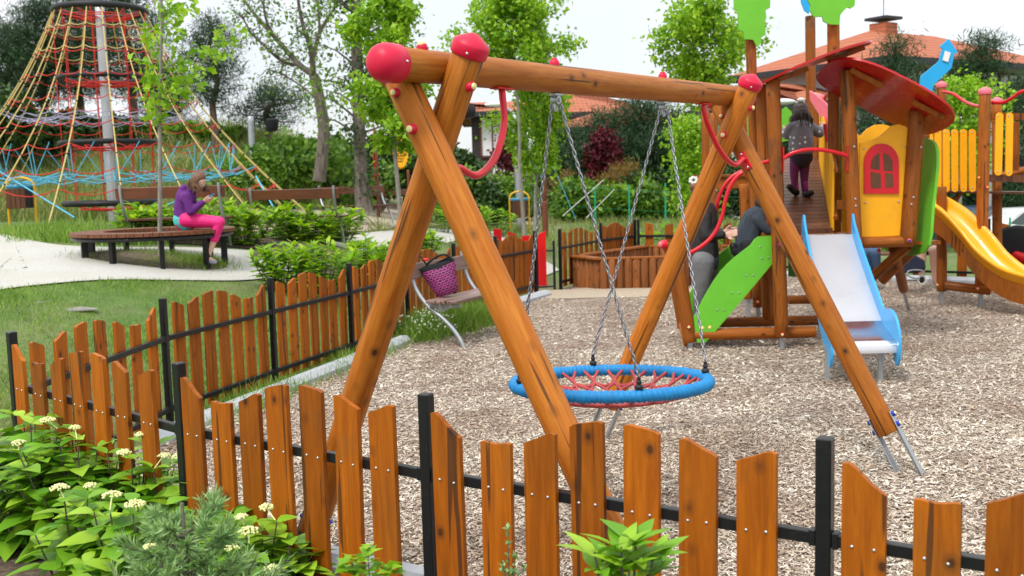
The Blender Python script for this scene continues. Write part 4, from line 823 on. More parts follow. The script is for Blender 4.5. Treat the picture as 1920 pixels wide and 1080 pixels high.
# ================================================================ PEOPLE
SK = NT('skin'); vv = SK.coord(); SK.set(Base_Color=SK.mix(SK.noise(vv, 9), (.62, .34, .25), (.74, .45, .34)), Roughness=.5, Subsurface_Weight=.08); M['skin'] = SK.m
def cloth(name, col, rough=.85, dots=None, rib=0):
    t = NT(name); v = t.coord(rand=False); n = t.noise(v, 11, 5, .6); c = t.mix(n, tuple(x*.72 for x in col), tuple(min(1, x*1.22) for x in col)); h = t.noise(v, 9, 4, .5)
    if rib: wv = t.new('TexWave', wave_type='BANDS'); wv.inputs['Scale'].default_value = rib; wv.inputs['Distortion'].default_value = 1.5; t.l(v, wv.inputs['Vector']); h = wv.outputs['Fac']; c = t.mix(h, tuple(x*.6 for x in col), c)
    if dots:
        vo = t.new('TexVoronoi'); vo.inputs['Scale'].default_value = 15; vo.inputs['Randomness'].default_value = .25; t.l(v, vo.inputs['Vector']); c = t.mix(t.ramp(vo.outputs['Distance'], [(.20, (1, 1, 1)), (.26, (0, 0, 0))]), c, dots)
    t.bump(h, .6, .02); return t.set(Base_Color=c, Roughness=rough)
M['hoodie'] = cloth('purple_sweatshirt', (.11, .012, .17)); M['leggings'] = cloth('hot_pink_leggings', (.78, .012, .19), .6); M['teal_t'] = cloth('turquoise_shirt', (.08, .55, .52)); M['sock'] = cloth('grey_sock', (.30, .30, .36))
M['jacket'] = cloth('black_quilted_jacket', (.022, .019, .020), .45); M['greytr'] = cloth('grey_trousers', (.16, .16, .165)); M['slate'] = cloth('slate_knit_sweater', (.065, .085, .11), .9, rib=22); M['blacktr'] = cloth('black_trousers', (.010, .010, .012))
M['dotsw'] = cloth('grey_dotted_sweater', (.19, .18, .20), .9, dots=(.75, .72, .74)); M['skirt'] = cloth('dark_plum_skirt', (.022, .012, .020)); M['tights'] = cloth('plum_tights', (.14, .012, .085)); M['tights2'] = cloth('magenta_socks', (.33, .02, .20)); M['shoe'] = plain('black_shoe', (.010, .009, .010), .5)
M['jeans'] = cloth('blue_jeans', (.05, .10, .19)); M['darkgreen'] = cloth('dark_green_sleeve', (.03, .06, .05)); M['shorts'] = cloth('navy_shorts', (.03, .045, .09)); M['navybag'] = cloth('navy_bag_cloth', (.014, .02, .05), .6); M['greyshirt'] = cloth('dark_blue_shirt_hem', (.03, .04, .06))
def hairmat(n_, a, b):
    t = NT(n_); v = t.coord(rand=False, scale=(1, 1, .12)); g = t.noise(v, 90, 4); t.bump(g, .8, .008); return t.set(Base_Color=t.mix(g, a, b), Roughness=.45)
M['hair_au'] = hairmat('auburn_hair', (.035, .014, .008), (.27, .12, .05)); M['hair_dk'] = hairmat('dark_brown_hair', (.014, .008, .006), (.07, .035, .025)); M['hair_br'] = hairmat('brown_hair', (.05, .025, .012), (.24, .12, .05))
def flesh(name, chains, mat, parent, vox=.012, sm=4):                          # one continuous surface grown over tapered limbs
    mb = MB()
    for ch in chains:
        for (p, r), (q_, r2) in zip(ch[:-1], ch[1:]): mb.tube([p, q_], [r, r2], 12)
        for p, r in ch: mb.ball(p, r, 12)
    o = mb.build(name, M[mat], parent, ang=180); m = o.modifiers.new('remesh', 'REMESH'); m.mode = 'VOXEL'; m.voxel_size = vox; m.use_smooth_shade = True
    s_ = o.modifiers.new('smooth', 'SMOOTH'); s_.iterations = sm; s_.factor = .5; return o
def hand(w_, d, palm, s=1., curl=.35, thumb=1):                                 # palm + four fingers + thumb as chains
    d = V(d).normalized(); palm = V(palm).normalized(); sd_ = d.cross(palm).normalized(); ch = [[(w_, .024*s), (w_+d*.045*s+sd_*.012*s, .020*s)], [(w_+d*.02*s, .018*s), (w_+d*.055*s-sd_*.022*s, .014*s)], [(w_+d*.02*s, .018*s), (w_+d*.055*s+sd_*.024*s, .014*s)]]
    for k, (of, L) in enumerate([(-.030, .060), (-.010, .070), (.011, .074), (.031, .068)]):
        b = w_+d*.062*s+sd_*of*s; m1 = b+(d*math.cos(curl)+palm*math.sin(curl))*L*.5*s; m2 = m1+(d*math.cos(curl*2.2)+palm*math.sin(curl*2.2))*L*.5*s; ch.append([(w_+d*.03*s+sd_*of*.7*s, .010*s), (b, .0095*s), (m1, .0085*s), (m2, .007*s)])
    tb = w_+d*.012*s+sd_*thumb*.026*s; ch.append([(tb, .012*s), (tb+(d*.5+sd_*thumb*.7+palm*.3)*.035*s, .010*s), (tb+(d*.9+sd_*thumb*.6+palm*.5)*.055*s, .008*s)]); return ch
def head(c, fwd, up, s=1.):                                                    # skull, jaw, nose, ears, lips, brow
    f = V(fwd).normalized(); u = V(up); u = (u-f*u.dot(f)).normalized(); l = f.cross(u)
    P = lambda a, b, c_: c+(f*a+l*b+u*c_)*s
    return [[(P(-.015, 0, .025), .078*s), (P(.012, 0, .02), .074*s)], [(P(.02, 0, -.02), .062*s), (P(.035, 0, -.065), .040*s)], [(P(.05, 0, -.085), .022*s), (P(.058, 0, -.09), .018*s)], [(P(.078, 0, .012), .010*s), (P(.100, 0, -.022), .012*s)], [(P(.076, -.014, -.056), .010*s), (P(.076, .014, -.056), .010*s)],
            [(P(.066, -.03, .035), .012*s), (P(.066, .03, .035), .012*s)], [(P(-.005, -.078, .01), .010*s), (P(-.01, -.080, -.022), .009*s)], [(P(-.005, .078, .01), .010*s), (P(-.01, .080, -.022), .009*s)]], P
def eyes(parent, P, s=1):
    for sg in (-1, 1): mb = MB(); mb.ball(P(.071, sg*.030, .008), .010*s, 8); mb.ball(P(.079, sg*.030, .008), .0045*s, 8, mi=1); mb.build('eye', [M['white'], M['shoe']], parent)
def hair(name, strands, mat, parent, r=.006, n=6):
    mb = MB()
    for s_ in strands: k = len(s_); mb.tube(s_, [r*(1-.75*(i/(k-1))**2) for i in range(k)], 5)
    return mb.build(name, M[mat], parent, ang=80)
def long_hair(parent, P, mat, length, s=1, spread=.03, n=240, back=(-1, 0, 0), wild=.02, front=False, fall=V((0, 0, -1))):
    """cap of strands over the skull that then fall under gravity"""
    cb_ = MB(); cb_.ball(P(-.020, 0, .040), .089*s, 14); cb_.build('hair_crown', M[mat], parent)
    st = []; r_ = random.Random(5)
    for i in range(n):
        az = r_.uniform(-PI*.66, PI*.66) if not front else r_.uniform(-PI*.95, PI*.95); h = r_.uniform(.15, 1.)
        p0 = P(-math.cos(az)*.05*h-.012, math.sin(az)*.05*h, .105-.03*h*h); p1 = P(-math.cos(az)*.088-.012, math.sin(az)*.086, .055-.03*h); p2 = P(-math.cos(az)*.100-.018, math.sin(az)*.092, -.03)
        L = length*r_.uniform(.6, 1.05); pts = [P(-.012, 0, .104), p0, p1, p2]; q_ = p2; m = 5
        for k in range(m): q_ = q_+fall*L/m+V((r_.gauss(0, wild), r_.gauss(0, wild), r_.gauss(0, wild*.3))); pts.append(q_.copy())
        st.append(pts)
    return hair('hair', st, mat, parent, r=.0085*s)
def person(loc, label): return empty('person', loc, label, 'person')
# --- woman on the round bench
Yw = YB-.28; A_ = lambda x, y, o=0: at(x, y, Yw+o)
pw = person(A_(350, 424), 'woman in purple hoodie and pink leggings sitting on the round bench looking at a phone')
hc = A_(373, 340); hch, HP = head(hc, (.80, -.25, -.50), (.45, -.1, .8), .98)
kn = 0
legs_ = lambda r0, r1, r2: [[(A_(350, 412, o), r0), (A_(411, 417, o*1.1), r1)] for o in (-.09, .10)]
shin = [[(A_(411, 417, o), .058), (A_(402, 448, o), .047), (A_(391, 478, o), .034), (A_(389, 484, o), .033), (A_(401, 489, o-.03), .026)] for o in (-.10, .11)]
arm = [[(A_(349, 368, -.19), .048), (A_(357, 396, -.21), .040), (A_(380, 379, -.12), .028)], [(A_(352, 368, .17), .048), (A_(362, 394, .18), .040), (A_(382, 378, .0), .028)]]
bd = flesh('body', hch+[[(A_(347, 412), .135), (A_(346, 392), .12), (A_(351, 372), .125), (A_(358, 358), .06), (A_(366, 350), .052), (hc, .05)]]+legs_(.085, .062, 0)+shin+arm+hand(A_(382, 377, -.10), (.8, .3, .15), (0, .5, .6), 1)+hand(A_(384, 376, .0), (.8, -.3, .15), (0, -.5, .6), 1, thumb=-1), 'skin', pw, .010, 3)
flesh('hoodie', [[(A_(347, 409), .150), (A_(345, 392), .135), (A_(349, 372), .140), (A_(356, 361), .085)], [(A_(349, 371, -.13), .085), (A_(349, 371, .12), .085)], [(A_(349, 369, -.19), .064), (A_(357, 397, -.21), .054), (A_(379, 380, -.13), .040)], [(A_(352, 369, .17), .064), (A_(362, 395, .18), .054), (A_(381, 379, .0), .040)], [(A_(345, 352), .05), (A_(341, 360), .06)], [(A_(344, 353, -.06), .04), (A_(344, 353, .06), .04)]], 'hoodie', pw, .012, 3)
flesh('shirt_hem', [[(A_(346, 411), .152), (A_(349, 413), .148)]], 'teal_t', pw); flesh('leggings', legs_(.105, .078, 0)+[[(A_(345, 413), .140), (A_(352, 414), .13)]]+[[(A_(411, 417, o), .076), (A_(402, 448, o), .060)] for o in (-.10, .11)], 'leggings', pw, .012, 3)
flesh('shoe', [[(A_(389, 483, -.10), .042), (A_(390, 489, -.10), .036), (A_(403, 491, -.14), .030)]], 'sock', pw); flesh('shoe', [[(A_(389, 483, .11), .042), (A_(390, 489, .11), .036), (A_(403, 491, .07), .030)]], 'sock', pw)
long_hair(bd, HP, 'hair_au', .14, spread=.04, wild=.018, n=300, fall=V((.35, -.05, -.9))); eyes(bd, HP)
ph_ = empty('mobile_phone', A_(393, 369, -.05), 'blue mobile phone held by the seated woman', 'phone'); mb = MB(); mb.box((0, 0, 0), (.075, .009, .15), bev=.004); mb.build('case', M['bluesign'], ph_, zframe(A_(393, 370, -.05), (.75, 0, .55), (0, 1, 0)))
# --- woman standing behind the stairs
Yw = 11.22; A_ = lambda x, y, o=0: at(x, y, Yw+o*.8); ps = person(pz(1318, 600, 0), 'woman in black jacket and grey trousers standing behind the green stairs'); ps.location = (A_(1316, 610).x, 11.22, 0); WM[ps.name] = Matrix.Translation(ps.location)
hc = A_(1326, 352); hch, HP = head(hc, (1, -.12, -.12), (.1, 0, 1), 1.04)
tor = [[(A_(1322, 482), .14), (A_(1320, 450), .125), (A_(1321, 415), .13), (A_(1321, 400), .12), (A_(1320, 380), .055), (hc, .055)], [(A_(1321, 402, -.17), .06), (A_(1321, 402, .17), .06)]]
lg_ = [[(A_(1318, 490, -.10), .10), (A_(1316, 540, -.10), .068), (A_(1311, 625, -.10), .045), (A_(1326, 632, -.14), .035)], [(A_(1325, 490, .10), .10), (A_(1326, 540, .12), .068), (A_(1322, 622, .12), .045), (A_(1337, 630, .10), .035)]]
ar = [[(A_(1321, 403, -.19), .052), (A_(1322, 442, -.22), .043), (A_(1358, 440, -.15), .030)], [(A_(1324, 403, .19), .052), (A_(1330, 438, .20), .043), (A_(1356, 436, .05), .030)]]
bd = flesh('body', hch+tor+lg_+ar+hand(A_(1360, 440, -.15), (1, .15, .12), (0, -.9, .3), 1.15, .2)+hand(A_(1360, 434, .03), (1, -.1, .10), (0, -.8, -.2), 1.15, .12, -1), 'skin', ps, .012, 3)
grow = lambda ch, k: [[(p, r*k+.012) for p, r in c] for c in ch]
flesh('jacket', grow([[(A_(1322, 476), .13), (A_(1320, 450), .125), (A_(1321, 415), .13), (A_(1321, 398), .115), (A_(1320, 388), .07)], tor[1]]+[c[:2]+[(c[2][0].lerp(c[1][0], .15), .036)] for c in ar], 1.08), 'jacket', ps, .014, 3); flesh('shirt_hem', [[(A_(1322, 484), .150), (A_(1322, 492), .152)]], 'greyshirt', ps)
flesh('trousers', [[(p, r*1.1+.018) for p, r in c[:3]] for c in lg_]+[[(A_(1321, 486), .145), (A_(1321, 500), .14)]], 'greytr', ps, .014, 3)
long_hair(bd, HP, 'hair_br', .03, n=220, wild=.008)
hb = MB(); hb.ball(A_(1301, 350), .05, 12); hb.build('hair_bun', M['hair_br'], ps)
fl = MB()
for k in range(7): a = 2*PI*k/7; fl.ball(A_(1300, 338)+V((.035*math.cos(a), -.02, .03*math.sin(a))), .022, 8, sc3=(1, .5, .7))
fl.build('hair_flower', M['white'], ps)
# --- child climbing the stairs
Yw = 11.12; A_ = lambda x, y, o=0: at(x, y, Yw+o); pc = person(A_(1400, 490), 'small child in dark knitted sweater climbing the green sided stairs')
hc = A_(1432, 384); hch, HP = head(hc, (.9, .1, -.3), (.3, 0, 1), .85)
tc_ = [[(A_(1401, 458), .115), (A_(1404, 435), .11), (A_(1414, 412), .11), (A_(1420, 402), .08), (A_(1424, 396), .045), (hc, .045)]]; ac = [[(A_(1420, 410, s_*.12), .045), (A_(1432, 425, s_*.14), .035), (A_(1441, 436, s_*.14), .024)] for s_ in (-1, 1)]
lc = [[(A_(1402, 462, -.07), .075), (A_(1402, 486, -.08), .052), (A_(1384, 476, -.08), .036), (A_(1378, 470, -.08), .034)], [(A_(1404, 462, .07), .075), (A_(1412, 485, .08), .052), (A_(1398, 505, .08), .036), (A_(1406, 510, .08), .03)]]
flesh('body', hch+tc_+ac+lc+hand(A_(1442, 436, -.14), (.9, 0, .2), (0, 0, -1), .8)+hand(A_(1442, 436, .14), (.9, 0, .2), (0, 0, -1), .8, thumb=-1), 'skin', pc, .010, 3)
flesh('sweater', grow([tc_[0][:4]]+[c[:2]+[(c[2][0].lerp(c[1][0], .2), .027)] for c in ac], 1.1), 'slate', pc, .012, 3); flesh('trousers', grow(lc, 1.15)+[[(A_(1401, 460), .125), (A_(1403, 466), .115)]], 'blacktr', pc, .012, 3)
flesh('shoe', [[(A_(1378, 470, -.08), .045), (A_(1374, 461, -.08), .038)]], 'shoe', pc); cb = MB(); cb.ball(hc+V((-.01, 0, .02)), .088, 14); cb.build('hair', M['hair_dk'], pc)
# --- girl on the ramp
Yw = 12.15; A_ = lambda x, y, o=0: at(x, y, Yw+o); pg = person(A_(1500, 366), 'girl with long dark hair in a dotted grey sweater walking up the ramp')
hc = A_(1501, 211, .06); hch, HP = head(hc, (0, 1, -.35), (0, .35, 1), .92)
tg = [[(A_(1502, 288), .115), (A_(1502, 262), .105), (A_(1502, 240), .11), (A_(1502, 230, .02), .085), (A_(1502, 222, .04), .045), (hc, .045)], [(A_(1487, 236), .05), (A_(1518, 236), .05)]]
lgg = [[(A_(1493, 296), .070), (A_(1489, 322), .048), (A_(1490, 350), .030), (A_(1492, 361), .028)], [(A_(1508, 296), .070), (A_(1508, 325, .05), .048), (A_(1508, 352, .02), .030), (A_(1510, 363, 0), .028)]]
ag = [[(A_(1484, 237), .046), (A_(1475, 252, .08), .036), (A_(1471, 243, .22), .026)], [(A_(1520, 237), .046), (A_(1536, 248, .06), .038), (A_(1544, 238, .2), .026)]]
bd = flesh('body', hch+tg+lgg+ag+hand(A_(1471, 241, .22), (0, 1, .3), (1, 0, 0), .8)+hand(A_(1545, 237, .2), (0, 1, .3), (-1, 0, 0), .8), 'skin', pg, .010, 3)
flesh('sweater', [[(A_(1502, 278), .150), (A_(1502, 262), .140), (A_(1502, 240), .125), (A_(1502, 229, .02), .07)], [(A_(1486, 238), .065), (A_(1519, 238), .065)], [(A_(1484, 239), .06), (A_(1474, 253, .08), .055), (A_(1471, 245, .2), .038)], [(A_(1521, 239), .062), (A_(1536, 249, .06), .062), (A_(1543, 240, .18), .045)]], 'dotsw', pg, .012, 3)
flesh('skirt', [[(A_(1502, 282), .135), (A_(1502, 296), .13)], [(A_(1495, 296), .09), (A_(1510, 296), .09)]], 'skirt', pg, .014); flesh('tights', [[(p, r+.006) for p, r in c] for c in lgg], 'tights', pg, .008, 2)
for x, o in ((1492, 0), (1510, .02)): flesh('sock', [[(A_(x-1, 343, o), .038), (A_(x, 358, o), .036)]], 'tights2', pg, .008)
for pts in ([(1493, 361, -.02, .042), (1487, 357, -.10, .040), (1480, 350, -.13, .036)], [(1510, 364, .02, .042), (1514, 365, -.06, .040), (1521, 362, -.10, .036)]): flesh('shoe', [[(A_(x, y, o), r) for x, y, o, r in pts]], 'shoe', pg, .010)
long_hair(bd, HP, 'hair_dk', .25, n=420, wild=.014); hb = MB(); hb.ball(A_(1502, 187, .02), .035, 10, sc3=(1.3, .6, .7)); hb.build('hair_bow', M['white'], pg)
# --- seated people behind the house
Yw = 15.9; A_ = lambda x, y, o=0: at(x, y, Yw+o); pk = person(A_(1722, 470), 'person in dark green jacket and shorts seated behind the yellow house')
hc = A_(1752, 372, .2); hch, HP = head(hc, (-.7, -.6, -.3), (0, 0, 1), 1)
bd = flesh('body', hch+[[(A_(1752, 462, .25), .14), (A_(1752, 425, .25), .14), (A_(1752, 398, .22), .12), (hc, .055)], [(A_(1746, 462, .1), .09), (A_(1728, 468, -.25), .075), (A_(1728, 500, -.28), .058), (A_(1728, 525, -.2), .04), (A_(1722, 528, -.3), .035)], [(A_(1756, 462, .1), .09), (A_(1750, 470, -.3), .07), (A_(1752, 505, -.3), .05), (A_(1752, 527, -.3), .035)], [(A_(1740, 408, .1), .055), (A_(1733, 432, 0), .05), (A_(1724, 460, -.2), .035)]]+hand(A_(1723, 461, -.2), (-.8, -.4, 0), (0, 0, -1), 1.1), 'skin', pk, .014)
flesh('jacket', [[(A_(1752, 455, .25), .16), (A_(1752, 425, .25), .16), (A_(1752, 400, .22), .13)], [(A_(1740, 408, .1), .075), (A_(1733, 434, 0), .065), (A_(1725, 456, -.18), .05)]], 'darkgreen', pk, .016); flesh('shorts', [[(A_(1748, 464, .1), .12), (A_(1731, 468, -.18), .095)], [(A_(1757, 463, .1), .12), (A_(1751, 469, -.2), .09)]], 'shorts', pk, .016); cb = MB(); cb.ball(hc+V((.02, .03, .03)), .1, 12); cb.build('hair', M['hair_dk'], pk)
pj = person(A_(1625, 470), 'person in blue jeans and sneakers seated far behind, under the yellow house'); hc = A_(1625, 385, .3); hch, HP = head(hc, (.5, -.8, -.2), (0, 0, 1), 1)
flesh('body', hch+[[(A_(1622, 468, .3), .14), (A_(1622, 430, .3), .14), (A_(1624, 405, .3), .11), (hc, .055)]]+[[(A_(1622, 470, .1), .09), (A_(x, 474, -.2), .07), (A_(x+4, 512, -.15), .045), (A_(x+14, 519, -.3), .035)] for x in (1620, 1640)], 'skin', pj, .014)
flesh('sweater', [[(A_(1622, 464, .3), .16), (A_(1622, 430, .3), .165), (A_(1624, 408, .3), .12)]], 'slate', pj, .016); flesh('jeans', [[(A_(1622, 470, .1), .12), (A_(x, 474, -.2), .09), (A_(x+4, 506, -.15), .06)] for x in (1620, 1640)], 'jeans', pj, .016)
for x in (1624, 1644): flesh('shoe', [[(A_(x, 516, -.17), .05), (A_(x+12, 520, -.3), .042)]], 'white', pj, .014)
cb = MB(); cb.ball(hc+V((-.02, .03, .03)), .1, 12); cb.build('hair', M['hair_br'], pj)
# --- trolley bag
Yw = 15.2; A_ = lambda x, y, o=0: at(x, y, Yw+o); tb = empty('shopping_trolley', A_(1708, 525), 'navy shopping trolley bag with two white rimmed wheels', 'trolley bag')
mb = MB(); vs = [A_(x, y, o) for o in (-.15, .18) for x, y in ((1684, 505), (1688, 486), (1712, 476), (1734, 488), (1736, 505), (1722, 512), (1697, 512))]; n = 7; mb.add(vs, [tuple(range(n)), tuple(range(2*n-1, n-1, -1))]+[(i, i+n, (i+1) % n+n, (i+1) % n) for i in range(n)]); bo = mb.build('bag_body', M['navybag'], tb); m = bo.modifiers.new('bevel', 'BEVEL'); m.width = .03; m.segments = 3
flesh('white_cloth', [[(A_(1687, 478, -.12), .05), (A_(1700, 476, -.1), .06), (A_(1706, 484, -.12), .03)]], 'white', tb, .014)
mb = MB(); mb.tube(curve([A_(1698, 523, -.17), A_(1704, 508, -.17), A_(1728, 507, -.17), A_(1730, 514, -.17), A_(1718, 522, -.17), A_(1698, 515, -.17)], 4), .012, 8); mb.build('trolley_frame', M['galv'], tb); mb = MB(); mb.tube([A_(1690, 526), A_(1726, 526)], .01, 8); mb.build('axle', M['galv'], tb)
for x in (1692, 1728):
    mb = MB(); W_ = zframe(A_(x, 525, -.12), (.35, -1, 0)); R_ = W_.to_3x3(); mb.lathe([(.045, -.012), (.045, .012)], c=A_(x, 525, -.12), M=W_, n=16, mi=1); mb.tube([A_(x, 525, -.12)+R_@V((.062*math.cos(a), .062*math.sin(a), 0)) for a in np.linspace(0, 2*PI, 20, endpoint=False)], .016, 8, closed=True); mb.build('wheel', [M['white'], M['blackrub']], tb)
# --- black hooded pushchair at the right edge
Yw = 15.8; A_ = lambda x, y, o=0: at(x, y, Yw+o); pp = empty('pushchair', A_(1915, 545), 'black hooded pushchair with red seat at the far right edge, behind the yellow slide', 'pushchair')
mb = MB(); pts = [(1874, 432), (1884, 426), (1905, 422), (1935, 424), (1960, 440), (1966, 470), (1950, 500), (1900, 508), (1877, 500)]; n = len(pts); vs = [A_(x, y, o) for o in (-.25, .3) for x, y in pts]; mb.add(vs, [tuple(range(n)), tuple(range(2*n-1, n-1, -1))]+[(i, i+n, (i+1) % n+n, (i+1) % n) for i in range(n)]); o = mb.build('hood', M['tarp'], pp); m = o.modifiers.new('bevel', 'BEVEL'); m.width = .05; m.segments = 3
flesh('red_seat', [[(A_(1905, 478, -.3), .06), (A_(1925, 486, -.3), .08), (A_(1950, 500, -.3), .08)]], 'redboard', pp); mb = MB(); mb.tube([A_(1880, 500), A_(1900, 540)], .012, 8); mb.tube([A_(1960, 500), A_(1910, 540)], .012, 8); mb.build('pushchair_frame', M['galv'], pp)
for x in (1890, 1950): mb = MB(); mb.tube([A_(x, 540, -.1)+V((.08*math.cos(a), 0, .08*math.sin(a))) for a in np.linspace(0, 2*PI, 20, endpoint=False)], .02, 8, closed=True); mb.lathe([(.03, -.02), (.03, .02)], c=A_(x, 540, -.1), M=zframe((0, 0, 0), (0, 1, 0)), n=10); mb.build('wheel', M['blackrub'], pp)
# ================================================================ SPACE NET
mb0 = on(214, 421); Ym = 21.6; mp = at(214, 421, Ym); gz_ = T(mp.x, mp.y); MX, MY = mp.x, mp.y
def mz(py): return ztop(207, py, V((MX, MY, 0)))
sn = empty('climbing_net', (MX, MY, gz_), 'tall cone shaped rope climbing net on a grey mast, red, yellow and blue ropes', 'climbing net')
zt = mz(20); log('mast', (MX, MY, gz_-.2), (MX, MY, zt+.1), .105, M['mast'], sn, .85, 20)
def ring(z, r, nm='hoop', rr=.055): mb = MB(); mb.tube([(MX+r*math.cos(a), MY+r*math.sin(a), z) for a in np.linspace(0, 2*PI, 48, endpoint=False)], rr, 10, closed=True); mb.build(nm, M['blackrub'], sn)
RT = .86; ring(zt, RT, rr=.065); z2, z3, z4 = mz(147), mz(268), mz(380); ring(z2, .86, rr=.05); ring(z3, .92); ring(z4, .92, rr=.06)
NR = 20; RG = 4.1; zg = gz_+.0
def cone(a, t): return V((MX+(RT+(RG-RT)*(t-.13*math.sin(PI*t)))*math.cos(a), MY+(RT+(RG-RT)*(t-.13*math.sin(PI*t)))*math.sin(a), zt+(zg-zt)*t))
def tz(z): return (zt-z)/(zt-zg)
for i in range(NR):
    a = 2*PI*(i+.3)/NR; mb = MB(); mb.tube([cone(a, t) for t in np.linspace(0, 1, 10)], .0115, 6); mb.build('stay_rope', M['rope_y'], sn)
    for t in (.1, .22, .33, .45, .56, .68, .8): mb = MB(); mb.ball(cone(a, t), .021, 6); mb.build('rope_clamp', M['blackrub'], sn)
def hoop_rope(t, mat, sag_=.10, rr=.0095):
    mb = MB(); pts = []
    for i in range(NR):
        a, b = cone(2*PI*(i+.3)/NR, t), cone(2*PI*(i+1.3)/NR, t)
        for k in range(4): u = k/4; p = a.lerp(b, u); p.z -= sag_*4*u*(1-u)*(.4+t); pts.append(p)
    mb.tube(pts, rr, 5, closed=True); mb.build('hoop_rope', M[mat], sn)
for py, mt in [(55, 'rope_y'), (60, 'rope_r'), (98, 'rope_y'), (104, 'rope_r'), (146, 'rope_r'), (190, 'rope_r'), (236, 'rope_r'), (276, 'rope_r'), (318, 'rope_r'), (352, 'rope_r')]: hoop_rope(min(.97, max(.03, tz(mz(py)))), mt)
def flat_net(py, mat, sag_, ri, npull=3, rr=.009, step=1):                      # radial net between the inner tube and the cone
    z = mz(py); t = tz(z); mb = MB()
    for i in range(NR):
        a = 2*PI*(i+.3)/NR; e = cone(a, t); b = V((MX+ri*math.cos(a), MY+ri*math.sin(a), z-.05)); pts = []
        for k in range(7): u = k/6; p = e.lerp(b, u); p.z -= sag_*4*u*(1-u); pts.append(p)
        mb.tube(pts, rr, 5)
        if mat == 'rope_b': mb.tube([cone(a, t-.11), e.lerp(b, .28)-V((0, 0, sag_*.8))], rr, 5); mb.tube([cone(a+.17, t-.11), e.lerp(b, .28)-V((0, 0, sag_*.8))], rr, 5)
    mb.build('platform_net', M[mat], sn)
    for u in np.linspace(.15, .8, 3):
        pts = []; mb = MB()
        for i in range(NR*2): a = 2*PI*(i/2+.3)/NR; e = cone(a, t); b = V((MX+ri*math.cos(a), MY+ri*math.sin(a), z-.05)); p = e.lerp(b, u); p.z -= sag_*4*u*(1-u)+(.06 if i % 2 else 0); pts.append(p)
        mb.tube(pts, rr, 5, closed=True); mb.build('hoop_rope', M[mat], sn)
flat_net(212, 'rope_p', .12, .95); flat_net(318, 'rope_b', .20, 1.0)
for z, zz in ((zt, z2), (z2, z3), (z3, z4)):
    for k in range(9):
        a = 2*PI*k/9; mb = MB(); mb.tube([(MX+.9*math.cos(a), MY+.9*math.sin(a), z), (MX+.88*math.cos(a+.02), MY+.88*math.sin(a+.02), zz)], .010, 5); mb.build('inner_rope', M['rope_r'], sn)
for z in (zt, z2, z3, z4):
    mb = MB()
    for k in range(10): a = 2*PI*k/10; mb.tube([(MX+.9*math.cos(a), MY+.9*math.sin(a), z), (MX+.4*math.cos(a+.3), MY+.4*math.sin(a+.3), z-.14), (MX+.1*math.cos(a+.6), MY+.1*math.sin(a+.6), z-.16)], .013, 5)
    for r_ in (.35, .62): mb.tube([(MX+r_*math.cos(b), MY+r_*math.sin(b), z-.12) for b in np.linspace(0, 2*PI, 24, endpoint=False)], .013, 5, closed=True)
    mb.build('hoop_net', M['rope_r'], sn)
for (x0, y0, x1, y1, Y0, Y1) in [(0, 322, 140, 408, 19.5, 17.6), (290, 395, 380, 355, 18.5, 19.5), (0, 345, -60, 380, 19, 18), (480, 330, 530, 420, 20, 18.5)]: mb = MB(); mb.tube([at(x0, y0, Y0), at(x1, y1, Y1)], .014, 5); mb.build('anchor_rope', M['rope_b'], sn)
# ================================================================ VEGETATION
QV = np.array([(0, 0, 0), (.45, .30, .07), (1, 0, -.04), (.45, -.30, .07)]); QF = np.array([(0, 3, 2, 1)])
def big_leaf(w_, droop=.25, fold=.12, serr=0.):
    t = np.array([0, .14, .34, .58, .82, 1.]); hw = np.array([0, .62, 1, .88, .46, 0])*w_; mid = [(x, 0, -droop*x*x) for x in t]; L = [(x-.02, h, -droop*x*x+fold*h*2.2) for x, h in zip(t[1:-1], hw[1:-1])]; R = [(x-.02, -h, z) for (x, h, z) in [(a+.02, b, c) for a, b, c in L]]
    v = np.array(mid+L+R); m = 6; f = [(0, 1, m), (0, m+4, 1)]
    for i in range(3): f += [(1+i, 2+i, m+i+1), (1+i, m+i+1, m+i), (1+i, m+4+i, m+5+i), (1+i, m+5+i, 2+i)]
    f += [(4, 5, m+3), (4, m+7, 5)]; return v, np.array(f)
LAUREL = big_leaf(.17, .22, .10); HYD = big_leaf(.34, .30, .10)
NEEDLE = (np.array([(0, .0, 0), (.5, .03, .01), (1, 0, 0), (.5, -.03, .01)]), QF)
TUFT = (np.array([(0, 0, 0), (.5, .055, .03), (1, 0, 0), (.5, -.055, .03)]), QF)
def unit(a): return a/(np.linalg.norm(a, axis=1, keepdims=True)+1e-9)
def leaves(name, P, D, N, L, tm, mat, parent=None, loc=None, kind=None):
    tv, tf = tm; P = np.asarray(P, float); D = unit(np.asarray(D, float)); N = np.asarray(N, float); S_ = unit(np.cross(N, D)); N = np.cross(D, S_); L = np.asarray(L, float)[:, None, None]
    vs = P[:, None]+L*(tv[None, :, 0:1]*D[:, None]+tv[None, :, 1:2]*S_[:, None]+tv[None, :, 2:3]*N[:, None]); n = len(P)
    fs = (np.arange(n)[:, None, None]*len(tv)+tf[None]).reshape(-1, tf.shape[1]); o = npmesh(name, vs.reshape(-1, 3), fs, mat, parent, smooth=tf.shape[1] == 3, loc=loc); return o
def rdir(n, up=0.): a = rng.normal(size=(n, 3)); a[:, 2] += up; return unit(a)
